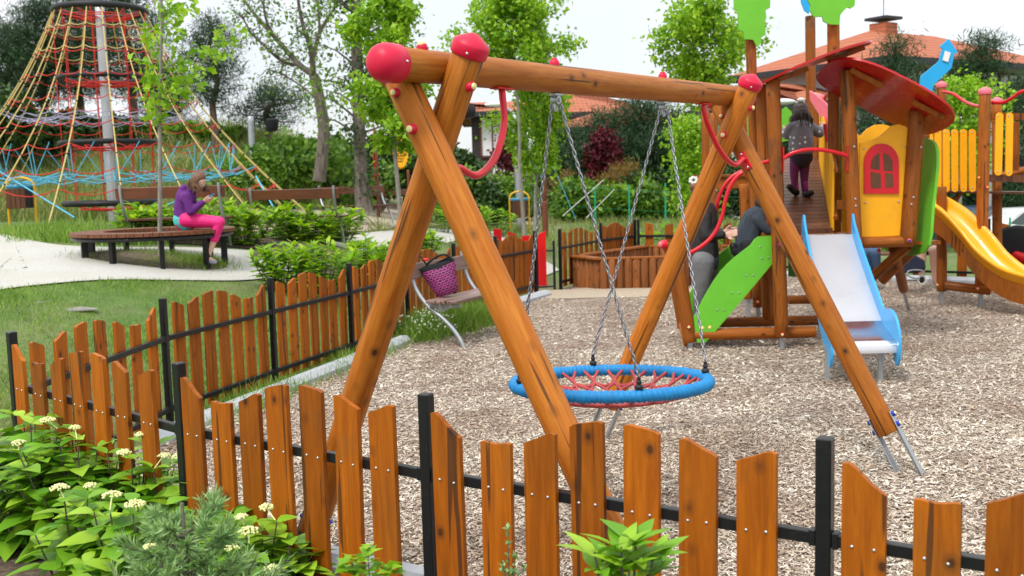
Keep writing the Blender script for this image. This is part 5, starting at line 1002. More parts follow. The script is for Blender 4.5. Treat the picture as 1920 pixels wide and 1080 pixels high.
def branches(base, h, r, lean=(0, 0), levels=2, n1=9, t0=.35, spread=.5, up=.5, shape=0, wob=.06, curve_=None, twig=6):
    """trunk + limbs as tubes; returns MB and tip points with directions"""
    b = V(base); mb = MB(); N = 9; tr = []
    for i in range(N): t = i/(N-1); tr.append(b+V((lean[0]*t+rng.normal(0, wob)*t*h*.12, lean[1]*t+rng.normal(0, wob)*t*h*.12, h*t)))
    if curve_: tr = [V(p) for p in curve_]
    tr = curve(tr, 3); n = len(tr); mb.tube(tr, [r*(1-.85*(i/(n-1)))**.9+.004 for i in range(n)], 9); mb.tube([tr[0]-V((0, 0, .05)), tr[0]+V((0, 0, .12))], [r*1.5, r*1.0], 9); tips = []
    for k in range(n1):
        t = t0+(1-t0)*(k+rng.uniform(0, .8))/n1; p = tr[min(int(t*(n-1)), n-2)]; a = k*2.4+rng.uniform(-.5, .5); L = h*spread*((1.15-t)*rng.uniform(.7, 1.15) if not shape else (.35+.75*math.sin(PI*min(1, (t-t0)/(1-t0)*.9+.08)))*rng.uniform(.45, 1.35)); d = V((math.cos(a), math.sin(a), up+rng.uniform(-.2, .25))).normalized(); q_ = [p]; c = p.copy(); dd = d.copy()
        for j in range(4): c = c+dd*L/4; dd = (dd+V((rng.normal(0, .16), rng.normal(0, .16), rng.normal(.05, .12)))).normalized(); q_.append(c.copy())
        r1 = r*(1-.8*t)*.45+.004; mb.tube(q_, [r1*(1-.18*j) for j in range(5)], 6)
        for j in range(twig):
            u = rng.uniform(.3, 1); o = q_[min(int(u*4), 3)].lerp(q_[min(int(u*4)+1, 4)], u*4 % 1); d2 = (dd+V(rng.normal(0, .7, 3))).normalized(); e = o+d2*L*rng.uniform(.15, .4); mb.tube([o, e], [r1*.4, .003], 4); tips.append((e, d2)); tips.append((o.lerp(e, .5), d2))
        tips.append((q_[-1], dd))
    tips.append((tr[-1], V((0, 0, 1)))); return mb, tips
def leafy(tips, per, rad, L, tm, mat, parent, droop=-.15, loc=None, flat=1.):
    P = np.repeat(np.array([t[0] for t in tips]), per, 0); D0 = np.repeat(np.array([t[1] for t in tips]), per, 0); n = len(P); P = P+rng.normal(0, rad, (n, 3))*np.array([1, 1, flat]); D = D0*.4+rdir(n, droop); N = rdir(n, 1.4)
    return leaves('crown', P, D, N, rng.uniform(.6, 1.15, n)*L, tm, M[mat], parent, loc)
def tree(label, base, h, r, name='tree', bark='bark', leaf='lf_mid', per=22, rad=.3, L=.14, tm=None, cat='tree', group=None, droop=-.15, **k):
    root = empty(name, base, label, cat, group); mb, tips = branches(base, h, r, **k); mb.build('trunk', M[bark], root, ang=80); leafy(tips, per, rad, L, tm or (QV, QF), leaf, root, droop, loc=base); return root
# young maples
def H_(px, pyt, Y): b = gnd(px, Y); return b, ztop(px, pyt, b)-b.z
MAPLE = (np.array([(0, 0, 0), (.30, .42, .05), (.5, .2, .03), (1, 0, -.08), (.5, -.2, .03), (.30, -.42, .05)]), np.array([(0, 2, 1), (0, 3, 2), (0, 4, 3), (0, 5, 4)]))
b = V((BC.x+.10, BC.y+.05, BC.z)); root = empty('maple_tree', b, 'slim young maple growing through the round bench, sparse bright green leaves', 'tree')
tr = [at(x, y, b.y) for x, y in ((301, 500), (300, 420), (300, 300), (299, 200), (302, 100), (303, 10), (304, -70))]; mb = MB(); tr = curve(tr, 4); mb.tube(tr, [.036*(1-.7*i/len(tr)) for i in range(len(tr))], 9); tips = []
for (x0, y0, x1, y1, o) in [(299, 235, 282, 175, .1), (299, 215, 276, 120, -.1), (300, 175, 345, 130, .1), (300, 150, 400, 108, -.1), (380, 115, 428, 68, 0), (300, 130, 448, 70, .05), (301, 120, 285, 60, .1), (302, 90, 330, 40, 0), (303, 60, 318, 5, .1), (303, 30, 350, 10, -.1), (300, 190, 330, 165, -.1), (299, 225, 290, 205, 0), (300, 170, 285, 140, .15), (301, 140, 340, 110, .1), (300, 185, 372, 150, 0), (303, 10, 290, -30, 0)]:
    a, e = at(x0, y0, b.y), at(x1, y1, b.y+o*3); mb.tube([a, a.lerp(e, .5)+V((0, 0, .03)), e], [.010, .007, .003], 5)
    for u in np.linspace(.35, 1, 5): tips.append((a.lerp(e, u), (e-a).normalized()))
mb.build('trunk', M['palebark'], root, ang=80); leafy(tips, 9, .085, .125, MAPLE, 'lf_maple', root, -.3, loc=b)
def column_tree(px, Y, pyt, pyb, label, wid, n1=13, per=34, leaf='lf_maple', L=.105, r=.04, name='maple_tree', rad=.16, up=.7, base_px=None, t_extra=0, droop=-.5):
    b = gnd(base_px or px, Y); h = ztop(px, pyt, b)-b.z; zb = ztop(px, pyb, b)-b.z; lean = (at(px, pyt, Y).x-b.x, 0)
    return tree(label, b, h, r, name, 'palebark', leaf, per, rad, L, MAPLE, n1=n1, t0=max(.05, zb/h), spread=wid/h, up=up, lean=lean, droop=droop, shape=1)
column_tree(722, 15.5, -60, 265, 'young maple with bright hanging leaves left of the swing beam cap', .46, n1=26, per=24, base_px=752, rad=.085, up=.2)
column_tree(955, 19.5, 0, 140, 'young maple with full bright crown behind the middle of the swing beam', .92, n1=26, per=26, base_px=985, rad=.105, up=.5)
column_tree(1010, 20.5, 130, 330, 'young maple with drooping leaves just left of the brown pole', .70, n1=20, per=24, base_px=1000, rad=.10)
column_tree(1325, 18.5, 28, 185, 'young maple with yellowish crown behind the right swing legs', .95, n1=24, per=24, rad=.11, base_px=1322)
column_tree(1800, 21, 165, 330, 'small lime green tree seen between the tall posts of the towers', .7, n1=14, per=22, rad=.16, base_px=1800)
column_tree(1300, 22, 235, 400, 'lime green shrub like tree left of the right swing legs', .5, n1=13, per=24, rad=.17, base_px=1302)
# ivy clad trunk
b = gnd(682, 25); Yt = 25; root = empty('ivy_tree', b, 'thick straight tree trunk wrapped in ivy beside the distant benches', 'tree'); tr = curve([at(x, y, Yt) for x, y in ((684, 402), (680, 372), (676, 300), (672, 200), (669, 100), (667, 0), (665, -90))], 4); n = len(tr); mb = MB(); r0 = 14/ppm(Yt); mb.tube(tr, [r0*(1.5 if i == 0 else 1.22 if i < 3 else 1.05 if i < 6 else .9-.25*i/n) for i in range(n)], 14); tips = []; ivy = []
for i in range(10, n-1):
    for k in range(2): a = rng.uniform(0, 6.3); c = tr[i]; e = c+V((math.cos(a), math.sin(a), rng.uniform(0, .6)))*rng.uniform(.6, 1.5); mb.tube([c, c.lerp(e, .5)+V((0, 0, .1)), e], [.035, .02, .006], 5); tips += [(c.lerp(e, u), (e-c).normalized()) for u in (.5, .8, 1)]
for i in range(5, n-3):
    for k in range(3): a = rng.uniform(0, 6.3); ivy.append((tr[i]+V((math.cos(a), math.sin(a), 0))*r0*1.1+V((0, 0, rng.uniform(-.2, .2))), V((math.cos(a), math.sin(a), .3))))
mb.build('trunk', M['bark'], root, ang=80); leafy(tips, 26, .22, .13, (QV, QF), 'lf_mid', root, loc=b); o = leafy(ivy, 26, .13, .12, (QV, QF), 'lf_dark', root, loc=b); o.name = 'ivy'
# tall half bare tree
Yt = 27; b = gnd(600, Yt); root = empty('sparse_tree', b, 'tall half bare tree with long spreading limbs left of the ivy trunk', 'tree'); mb = MB(); R_ = lambda l: [at(x, y, Yt+o) for x, y, o in l]; tips = []
for pts, r0, r1 in [([(598, 340, 0), (603, 300, 0), (607, 240, 0), (598, 180, 0), (588, 140, 0)], .17, .13), ([(588, 140, 0), (560, 120, .3), (520, 75, .6), (480, 30, .8), (450, -10, 1)], .09, .03), ([(560, 122, .3), (530, 115, 0), (500, 90, -.2), (470, 60, -.4), (455, 30, -.5)], .05, .02), ([(588, 140, 0), (582, 90, -.3), (566, 40, -.5), (556, -20, -.6)], .08, .03), ([(585, 120, 0), (600, 60, .3), (630, 10, .5), (640, -20, .5)], .07, .02), ([(582, 90, 0), (575, 70, .3), (556, 55, .4)], .04, .02), ([(596, 190, 0), (570, 165, .2), (530, 140, .4), (500, 130, .6)], .03, .012), ([(600, 60, 0), (597, 20, 0), (595, -20, 0)], .04, .02), ([(520, 75, .5), (500, 40, .4), (495, 0, .2), (510, -20, 0)], .04, .015)]:
    c = curve(R_(pts), 5); n = len(c); mb.tube(c, [r0+(r1-r0)*i/(n-1) for i in range(n)], 8)
    if r0 < .1:
        for i in range(3, n):
            for k in range(2): d = V(rng.normal(0, 1, 3)).normalized(); e = c[i]+d*rng.uniform(.15, .6); mb.tube([c[i], e], [.014, .004], 4); tips.append((e, d))
mb.build('trunk', M['bark'], root, ang=80); leafy(tips, 8, .12, .12, (QV, QF), 'lf_mid', root, loc=b)
# pines: whorled layers of needle tufts
def pine(label, px, Y, pyt, wid, n=15, t0=.35, r=.14, name='pine_tree', mat='lf_pine', per=26, seed=0, group=None, rad=.30, L=.42, flat=.45, shape=1.0, base=None, up=.12):
    b = base or gnd(px, Y); h = ztop(px, pyt, b)-b.z; root = empty(name, b, label, 'tree', group); mb = MB(); tr = [b+V((rng.normal(0, .05)*i*.5, rng.normal(0, .05)*i*.5, h*i/8)) for i in range(9)]; tr = curve(tr, 3); N = len(tr); mb.tube(tr, [r*(1-.85*i/(N-1))+.01 for i in range(N)], 9); tips = []
    for k in range(n*3):
        t = t0+(1-t0)*(k/(n*3)); p = tr[min(int(t*(N-1)), N-2)]; a = k*2.39+rng.uniform(-.4, .4); ff = (t-t0)/(1-t0); L_ = wid*((1-ff)**.8*.85+.15 if shape == 1 else (math.sin(PI*min(1, ff*.9+.12))**.7))*rng.uniform(.6, 1.1); d = V((math.cos(a), math.sin(a), up+rng.uniform(-.1, .25))).normalized(); e = p+d*L_; m = p.lerp(e, .55)-V((0, 0, L_*.05)); mb.tube([p, m, e], [r*.25*(1-t*.6), r*.14*(1-t*.5), .01], 5)
        for u in np.arange(.35, 1.01, max(.14, .26/max(L_, .3))): tips.append((p.lerp(e, u)+V(rng.normal(0, .12*L_, 3))*V((1, 1, .4)).length*.5, d))
    per = int(per*1.5); mb.build('trunk', M['pinebark'], root, ang=80); nt_ = len(tips); P = np.repeat(np.array([q_[0] for q_ in tips]), per, 0); n_ = len(P); P = P+rng.normal(0, rad, (n_, 3))*np.array([1, 1, flat]); D = rdir(n_, .35)
    leaves('crown', P, D, rdir(n_, .8), rng.uniform(.5, 1.1, n_)*L*.85, TUFT, M[mat], root, loc=b); return root
pine('tall open pine with flat dark layers right of the net', 412, 40, 25, 1.3, n=14, t0=.36, r=.16, shape=0, per=38, rad=.24, L=.34)
pine('lower broad dark pine behind the sparse tree', 512, 42, 160, 1.7, n=8, t0=.4, r=.2, shape=0, per=34, rad=.3, L=.36)
for px, Y, pyt, wd, lab in [(262, 46, -60, 2.3, 'huge dark pine behind the net mast'), (165, 48, -50, 2.6, 'huge dark pine behind the left side of the net'), (100, 47, 0, 2.0, 'dark pine at the left edge of the net'), (32, 45, 45, 1.5, 'thin dark pine at the far left edge'), (318, 52, 120, 1.6, 'dark pine in the gap right of the net mast')]: pine(lab, px, Y, pyt, wd, n=15, t0=.25, r=.2, shape=0, per=44, rad=.40, L=.42, group='pines behind the climbing net')
for px, Y, pyt, wd, lab in [(1062, 43, 240, 1.9, 'broad dark pine before the house, left of the plum tree'), (1128, 44, 205, 2.1, 'broad dark pine directly behind the red plum tree'), (1195, 43, 178, 2.2, 'tallest dark pine before the middle house'), (1258, 43, 205, 1.9, 'dark pine behind the right hand swing chains')]: pine(lab, px, Y, pyt, wd, n=13, t0=.10, r=.2, shape=0, per=70, rad=.42, L=.42, group='dark pines before the middle house')
for px, Y, pyt, wd, lab in [(1672, 33, 76, 2.0, 'dark conifer between the two red roof plates and the blue chimney board'), (1840, 36, 74, 2.5, 'dark conifer right of the blue chimney board'), (1908, 38, 150, 2.2, 'dark conifer at the right edge of the photo'), (1480, 36, 215, 1.4, 'dark conifer behind the girl on the ramp'), (1560, 38, 200, 1.4, 'dark conifer behind the central tower posts')]: pine(lab, px, Y, pyt, wd, n=17, t0=.06, r=.16, per=95, rad=.33, L=.36, up=.3, group='conifers before the right house')
pine('small rusty brown dying pine before the plum tree', 1155, 38, 306, .75, n=6, t0=.3, r=.05, mat='lf_rust', per=40, rad=.16, L=.28, shape=0); pine('small olive pine beside the brown pole', 1050, 36, 318, .55, n=5, t0=.35, r=.05, mat='lf_rust', per=30, rad=.13, L=.25, shape=0)
tree('red leaved plum tree before the dark pines', gnd(1135, 41), ztop(1135, 262, gnd(1135, 41))-gnd(1135, 41).z, .07, 'plum_tree', leaf='lf_plum', per=26, rad=.22, L=.2, n1=15, t0=.3, spread=.42, up=.9)
tree('red leaved plum tree against the dark wooden house', gnd(950, 40), ztop(950, 262, gnd(950, 40))-gnd(950, 40).z, .05, 'plum_tree', leaf='lf_plum', per=12, rad=.2, L=.18, n1=9, t0=.3, spread=.3, up=.9)
# bushes, one crown each
def bush(label, px, Y, pyt, wid, leaf='lf_mid', n=1400, L=.2, name='bush', group=None, tm=None, base=None):
    b = base or gnd(px, Y); h = max(.4, ztop(px, pyt, b)-b.z); root = empty(name, b, label, 'bush', group); mb = MB(); P = []
    C_ = [(rng.normal(0, wid*.36), rng.normal(0, wid*.3), h*rng.uniform(.30, .82), rng.uniform(.28, .5)*min(wid, h)) for _ in range(11)]
    for cx_, cy_, cz_, cr in C_: d = rdir(n//11); P.append(np.array([cx_, cy_, cz_])+d*cr*rng.uniform(.55, 1.08, (len(d), 1))); mb.tube([b, b+V((cx_*.4, cy_*.4, cz_*.5)), b+V((cx_, cy_, cz_))], [.03, .02, .006], 5)
    P = np.concatenate(P); P[:, 2] = np.abs(P[:, 2]); mb.build('stems', M['bark'], root, ang=80); leaves('crown', P+np.array(b), rdir(len(P), .2), rdir(len(P), 1), rng.uniform(.6, 1.1, len(P))*L, tm or (QV, QF), M[leaf], root, loc=b); return root
k_ = 0
for (px, Y, pyt, wd, lf, wh) in [(500, 30, 272, 1.2, 'lf_mid', 'mid green bush left of the sparse trunk'), (545, 29, 255, 1.2, 'lf_mid', 'light green bush just left of the sparse trunk'), (635, 31, 255, 1.4, 'lf_mid', 'green bush between the sparse trunk and the ivy trunk'), (465, 34, 275, 1.4, 'lf_mid', 'green bush at the right edge of the net'), (590, 36, 280, 1.6, 'lf_dark', 'dark bush behind the sparse trunk'), (715, 34, 270, 1.5, 'lf_dark', 'dark bush right of the ivy trunk'), (650, 38, 262, 1.8, 'lf_dark', 'tall dark bush behind the ivy trunk'), (775, 38, 265, 1.7, 'lf_dark', 'dark bush behind the near swing leg'), (865, 40, 235, 1.0, 'lf_dark', 'dark bush between the swing legs and the wooden house'), (840, 33, 300, 1.4, 'lf_mid', 'mid green bush between the near swing legs'), (935, 34, 325, 1.3, 'lf_mid', 'rounded bush before the wooden house'), (905, 32, 338, 1.0, 'lf_dark', 'low dark bush left of the grey lamp post'), (1085, 33, 345, 1.3, 'lf_mid', 'bush left of the rusty pine'), (1190, 34, 340, 1.2, 'lf_maple', 'light green bush right of the rusty pine'), (1240, 33, 352, 1.2, 'lf_mid', 'green bush behind the right swing chains'), (1130, 34, 362, 1.2, 'lf_mid', 'low bush under the rusty pine'), (1290, 34, 330, 2.0, 'lf_dark', 'dark hedge bush behind the standing woman'), (1360, 35, 300, 2.2, 'lf_dark', 'dark hedge bush behind the stair handrails'), (1430, 36, 300, 2.2, 'lf_dark', 'dark hedge bush behind the green stairs'), (15, 38, 150, 2.0, 'lf_dark', 'large green bush at the far left, behind the net'), (60, 40, 235, 2.6, 'lf_dark', 'dark bush behind the lower left of the net'), (130, 42, 215, 2.2, 'lf_dark', 'green bush behind the left of the mast'), (250, 42, 225, 2.2, 'lf_dark', 'green bush behind the right of the mast'), (345, 42, 232, 1.8, 'lf_mid', 'green bush behind the young maple'), (415, 42, 262, 1.6, 'lf_mid', 'green bush right of the net ropes'), (1600, 44, 330, 3.5, 'lf_dark', 'dark hedge behind the yellow house'), (1720, 60, 290, 4, 'lf_dark', 'dark hedge far behind the yellow slide'), (1900, 60, 300, 4, 'lf_dark', 'dark hedge at the far right')]:
    bush(wh, px, Y, pyt, wd, lf, n=int(1500+wd*900), L=.22 if Y < 36 else .32)
def conif(px, Y, pyt, wd): pass
# laurel shrubs
def laurel(name_, base, h, wid, n, L, lf='lf_laurel', seed=0, label=None, group='laurel shrubs beside the path'):
    root = empty('laurel_shrub', base, label, 'shrub', group); mb = MB(); P = []; D = []; b = V(base); ns = max(7, n//26)
    for i in range(ns):
        a = rng.uniform(0, 6.283); rr = math.sqrt(rng.uniform(0, 1))*wid; e = b+V((rr*math.cos(a), rr*math.sin(a), h*rng.uniform(.55, 1)*(1-.25*(rr/wid)**2))); m = b.lerp(e, .5)+V((rr*.25*math.cos(a), rr*.25*math.sin(a), .02)); pts = curve([b+V((.3*rr*math.cos(a), .3*rr*math.sin(a), -.03)), m, e], 5); mb.tube(pts, [.008-.005*j/(len(pts)-1) for j in range(len(pts))], 5)
        for j in range(n//ns):
            u = rng.uniform(.15, 1)**.75; p = pts[min(int(u*(len(pts)-1)), len(pts)-2)]; ang = rng.uniform(0, 6.283); el = .15+1.0*max(0, u-.6)/.4*rng.uniform(.3, 1.2); P.append(p); D.append((math.cos(ang), math.sin(ang), el))
    mb.build('stems', M['bark'], root, ang=80); P = np.array(P); D = unit(np.array(D)); N = np.array([0, 0, 1.])+D*-.3+rng.normal(0, .25, P.shape); leaves('foliage', P, D, N, rng.uniform(.65, 1.1, len(P))*L, LAUREL, M[lf], root, loc=b); return root
for px, py, pyt, wd, lab in [(262, 452, 382, .42, 'laurel shrub at the left end of the row, behind the round bench legs'), (322, 452, 388, .40, 'laurel shrub directly behind the trunk of the bench maple'), (408, 455, 372, .44, 'laurel shrub right behind the seated woman'), (460, 462, 380, .46, 'laurel shrub right of the round bench'), (545, 455, 378, .46, 'laurel shrub under the left part of the second bench'), (590, 458, 392, .44, 'laurel shrub under the right part of the second bench'), (640, 455, 388, .38, 'yellowish laurel shrub left of the near swing leg, at the right end of the row')]:
    p = on(px, py); h = ztop(px, pyt, p)-p.z; laurel('s', p, h*1.08, wd*1.12, 860, .185, label=lab)
for px, py, pyt, wd, lab, n in [(530, 545, 448, .36, 'laurel shrub over the path, left most of those behind the side fence', 480), (600, 560, 440, .46, 'large dense laurel shrub behind the side fence', 760), (680, 535, 440, .40, 'laurel shrub behind the fence, left of the near swing leg', 620), (720, 520, 450, .34, 'laurel shrub partly hidden by the near swing leg', 420), (800, 478, 428, .34, 'laurel shrub seen through the crossed swing legs', 360)]:
    p = on(px, min(py, 560)); h = max(.35, ztop(px, pyt, p)-p.z); laurel('s', p, h*1.05, wd*1.1, int(n*1.4), .165, label=lab, group='laurel shrubs behind the side fence')
for px, py, pyt, wd, lab in [(1300, 452, 395, .6, 'bright laurel shrub behind the back fence, left of the standing woman'), (1245, 440, 400, .5, 'bright laurel shrub behind the widely spaced pickets'), (890, 400, 375, .6, 'small far laurel shrub left of the right litter bin'), (930, 402, 378, .5, 'small far laurel shrub touching the right litter bin'), (830, 392, 372, .5, 'small far laurel shrub between the crossed swing legs')]:
    Y = {1300: 19.8, 1245: 21.0}.get(px, 27); p = gnd(px, Y); h = max(.4, ztop(px, pyt, p)-p.z); laurel('s', p, h, wd, 300, .2, label=lab, group='laurel shrubs in the distance')
# hydrangeas in the bed
def hydrangea(base, h, wid, n, label, nfl=4):
    root = empty('hydrangea', base, label, 'shrub', 'hydrangeas in the front bed'); b = V(base); mb = MB(); P = []; D = []; L = []; tops = []; ns = max(9, n//9)
    for i in range(ns):
        a = rng.uniform(0, 6.283); rr = math.sqrt(rng.uniform(0, 1))*wid; e = b+V((rr*math.cos(a), rr*math.sin(a), h*rng.uniform(.6, 1.02)*(1-.4*(rr/wid)**3))); pts = curve([b+V((.35*rr*math.cos(a), .35*rr*math.sin(a), -.02)), b.lerp(e, .55)+V((.15*rr*math.cos(a), .15*rr*math.sin(a), 0)), e], 5); mb.tube(pts, [.007-.004*j/(len(pts)-1) for j in range(len(pts))], 5); tops.append(e)
        for j in range(7):
            u = .25+.75*j/6; p = pts[min(int(u*(len(pts)-1)), len(pts)-1)]; th = j*PI/2*1.03+a
            for s_ in (0, PI): P.append(p); el = -.05+.9*(u-.25)*rng.uniform(.5, 1.2); D.append((math.cos(th+s_+rng.normal(0, .25)), math.sin(th+s_+rng.normal(0, .25)), el)); L.append((.19-.09*max(0, u-.55)/.45)*rng.uniform(.75, 1.15))
    mb.build('stems', M['bark'], root, ang=80); P = np.array(P); D = unit(np.array(D)); N = np.array([0, 0, 1.])-D*.25+rng.normal(0, .2, P.shape); leaves('foliage', P, D, N, L, HYD, M['lf_hyd'], root, loc=b)
    for e in sorted(tops, key=lambda v: v.y-v.z*1.5)[:nfl]:
        c = e+V((rng.normal(0, .03), rng.normal(0, .03), .045)); fb = MB(); r_ = rng.uniform(.026, .042)
        for q_ in range(70): a, s_ = rng.uniform(0, 6.283), math.sqrt(rng.uniform(0, 1)); fb.ball(c+V((r_*s_*math.cos(a), r_*s_*math.sin(a), .012*(1-s_*s_)+rng.normal(0, .002))), .0052, 5)
        fb.tube([e, c], .003, 4); fb.build('flower_head', M['flower'], root, ang=80)
for px, Y, pyt, wd, n, nf, lab in [(30, 5.3, 748, .36, 220, 3, 'hydrangea bush at the left edge below the corner post'), (125, 5.15, 772, .34, 190, 3, 'hydrangea bush under the left front pickets, second from the left edge'), (225, 4.95, 818, .34, 190, 4, 'hydrangea bush with flat cream flowers beneath the third picket group'), (300, 4.75, 872, .26, 150, 3, 'small hydrangea touching the second black post'), (110, 4.45, 915, .18, 70, 1, 'low hydrangea nearest the bare soil'), (205, 4.25, 925, .30, 170, 3, 'bright hydrangea standing left of the small grey pine'), (330, 4.35, 915, .28, 150, 4, 'hydrangea just behind the small grey pine'), (440, 4.15, 975, .28, 150, 4, 'hydrangea right of the small grey pine'), (512, 4.05, 975, .20, 100, 3, 'hydrangea at the right end of the row before the pickets')]:
    p = at(px, 600, Y); g = T(p.x, p.y)+.02; b = V((p.x, p.y, g)); h = max(.25, ztop(px, pyt, b)-g); hydrangea(b, h*.98, wd, n, lab, max(1, nf-1))
# small grey pine, foreground
b0 = at(322, 600, 3.05); b = V((b0.x, b0.y, .02)); root = empty('pine_sapling', b, 'soft grey green pine sapling nearest the camera at the bottom', 'tree'); mb = MB(); zt_ = ztop(318, 925, b); mb.tube([b, b+V((0, 0, zt_*.5)), V((b.x-.003, b.y, zt_-.03))], [.014, .010, .005], 7); P = []; D = []
for k in range(52):
    z = zt_*(.40+.62*k/52); a = k*2.4; L_ = .40*(1-.72*(k/52)**1.4)*rng.uniform(.7, 1.1); d = V((math.cos(a), math.sin(a), .62)).normalized(); s_ = V((b.x, b.y, min(z, zt_)-.12)); e = s_+d*L_; mb.tube([s_, s_.lerp(e, .5)-V((0, 0, .012)), e], [.006, .004, .002], 5)
    for u in np.linspace(.35, 1.0, 75): P.append(s_.lerp(e, u)); dd = d*.9+V(rng.normal(0, .55, 3)); D.append(dd)
    for j in range(3):
        s2 = s_.lerp(e, rng.uniform(.4, .8)); e2 = s2+(d+V(rng.normal(0, .45, 3))).normalized()*L_*.35; mb.tube([s2, e2], [.003, .0015], 4)
        for u in np.linspace(.1, 1, 45): P.append(s2.lerp(e2, u)); D.append((e2-s2).normalized()*.9+V(rng.normal(0, .55, 3)))
mb.build('trunk', M['bark'], root, ang=80); P = np.array(P); D = np.array(D); leaves('needles', P, D, rdir(len(P)), rng.uniform(.028, .05, len(P)), (np.array([(0, .035, 0), (.5, .055, .0), (1, 0, 0), (.5, -.055, .0)]), QF), M['lf_greypine'], root, loc=b)
# foreground laurel, sprig and weed
def gpt(px, Y): p = at(px, 700, Y); return V((p.x, p.y, 0))
b = gpt(1165, 2.82); z = ztop(1165, 978, b); root = empty('laurel_shrub', b, 'small laurel sprig with long fresh leaves before the middle pickets', 'shrub'); mb = MB(); P = []; D = []; L = []
for x, y in [(1115, 1010), (1150, 1020), (1192, 985), (1225, 1015), (1180, 1035), (1140, 1050), (1215, 1050), (1165, 1000)]:
    e = at(x, y+25, 2.82+rng.uniform(-.08, .08)); pts = curve([b+V((0, 0, 0)), b.lerp(e, .6)+V((0, 0, .05)), e], 5); mb.tube(pts, [.006-.003*j/10 for j in range(len(pts))], 5)
    for j in range(9): u = rng.uniform(.78, 1); p = pts[min(int(u*10), 9)].lerp(pts[min(int(u*10)+1, 10)], .5); a = j*2.4; P.append(p); D.append((math.cos(a), math.sin(a), .9*(u-.72)/.28+.1)); L.append(rng.uniform(.09, .14))
mb.build('stems', M['bark'], root, ang=80); D = unit(np.array(D)); leaves('foliage', np.array(P), D, np.array([0, 0, 1.])-D*.3+rng.normal(0, .15, D.shape), L, big_leaf(.19, .25, .12), M['lf_hyd'], root, loc=b)
b = gpt(690, 3.25); root = empty('maple_seedling', b, 'small leafy seedling at the bottom edge left of the tall black post', 'shrub'); mb = MB(); P = []; D = []
for x, y in [(660, 1055), (690, 1045), (715, 1062), (675, 1075), (730, 1080), (650, 1085)]:
    e = at(x, y, 3.25); mb.tube([b, e], [.005, .002], 5)
    for j in range(9): P.append(e+V(rng.normal(0, .018, 3))); D.append((math.cos(j*2.4), math.sin(j*2.4), rng.uniform(-.1, .5)))
mb.build('stems', M['bark'], root, ang=80); leaves('foliage', np.array(P), np.array(D), np.array([0, 0, 1.])+rng.normal(0, .3, (len(P), 3)), rng.uniform(.04, .07, len(P)), MAPLE, M['lf_maple'], root, loc=b)
b = gpt(950, 3.2); root = empty('weed', b, 'thin tall weed with tiny leaves before the low picket', 'weed'); mb = MB(); P = []; D = []
for x, y, x0, y0 in [(952, 978, 955, 1100), (968, 1040, 955, 1100), (940, 1050, 953, 1100), (985, 1060, 958, 1100)]:
    e, s_ = at(x, y, 3.2), at(x0, y0, 3.2); mb.tube([b, s_, e], [.003, .0025, .0012], 5)
    for j in range(22): P.append(s_.lerp(e, rng.uniform(.1, 1))); D.append(rng.normal(0, 1, 3)+np.array([0, 0, .5]))
mb.build('stems', M['bark'], root, ang=80); leaves('foliage', np.array(P), np.array(D), rdir(len(P), 1), rng.uniform(.014, .026, len(P)), (QV, QF), M['lf_greypine'], root, loc=b)
# ---------------------------------------------------------------- grass
SANDP = G([(420, 432), (520, 436), (620, 441), (760, 425), (880, 418), (1000, 424)])+G([(430, 396), (560, 392), (690, 382), (780, 388), (880, 392), (1000, 398)])[::-1]
def pathmask(x, y):                                                            # True where the pale path or the play area lies
    m = inpoly(x, y, play_poly); P = near+far[::-1]; return m | inpoly(x, y, P) | inpoly(x, y, SANDP)
def grass(name, x0, x1, y0, y1, n, L, mat, label, cond=None, wid=.03, cat='grass', skip_path=True, cl=None):
    if cl is not None: k = rng.integers(0, len(cl), n); X = np.array([c[0] for c in cl])[k]+rng.normal(0, 1, n)*np.array([c[2] for c in cl])[k]; Y = np.array([c[1] for c in cl])[k]+rng.normal(0, 1, n)*np.array([c[3] for c in cl])[k]
    else: X = rng.uniform(x0, x1, n); Y = rng.uniform(y0, y1, n)
    k = np.ones(n, bool)
    if skip_path: k &= ~pathmask(X, Y)
    if cond is not None: k &= cond(X, Y)
    X, Y = X[k], Y[k]; n = len(X); P = np.stack([X, Y, terrain(X, Y)], -1); D = rng.normal(0, .45, (n, 3)); D[:, 2] = 1
    clump = .6+.8*(np.sin(X*2.3+Y)*np.sin(Y*1.9-X*.7)*.5+.5); tm = (np.array([(0, wid, 0), (.6, wid*.8, .08), (1, 0, .28), (.6, -wid*.8, .08), (0, -wid, 0)]), np.array([(0, 1, 3), (1, 2, 3), (0, 3, 4)]))
    leaves(name, P, D, rdir(n), rng.uniform(.5, 1.2, n)*L*clump, tm, M[mat]); o = bpy.data.objects[-1] if 0 else None
    return tag(sc.objects[[q_.name for q_ in sc.objects if q_.name.startswith(name)][-1]], label, cat, kind='stuff')
infr = lambda X, Y: np.abs(X) < Y*.56+.6
grass('lawn_grass', -8.5, -.8, 6.0, 13.2, 95000, .055, 'grassblade', 'short green grass of the sloping lawn behind the side fence', lambda X, Y: infr(X, Y) & (X < np.interp(Y, FY, FX)+.1), wid=.045)
grass('wild_grass', -26, -2, 23, 46, 60000, .55, 'drygrass', 'long wild grass on the bank behind the climbing net', lambda X, Y: infr(X, Y) & (X < -Y*.12-.0), wid=.022)
grass('meadow_grass', -4, 12, 22, 40, 26000, .22, 'drygrass', 'sparse meadow grass beyond the back fence', infr, wid=.03)
cl = [(p.x, p.y, sx_, sy_) for (px, py, sx_, sy_) in [(100, 440, .55, .3), (160, 452, .5, .25), (60, 438, .35, .2), (210, 455, .35, .2)] for p in [on(px, py)]]
grass('verge_weeds', 0, 0, 0, 0, 5200, .26, 'grassblade', 'weeds and grass around the left litter bin', wid=.02, cl=cl, skip_path=False)
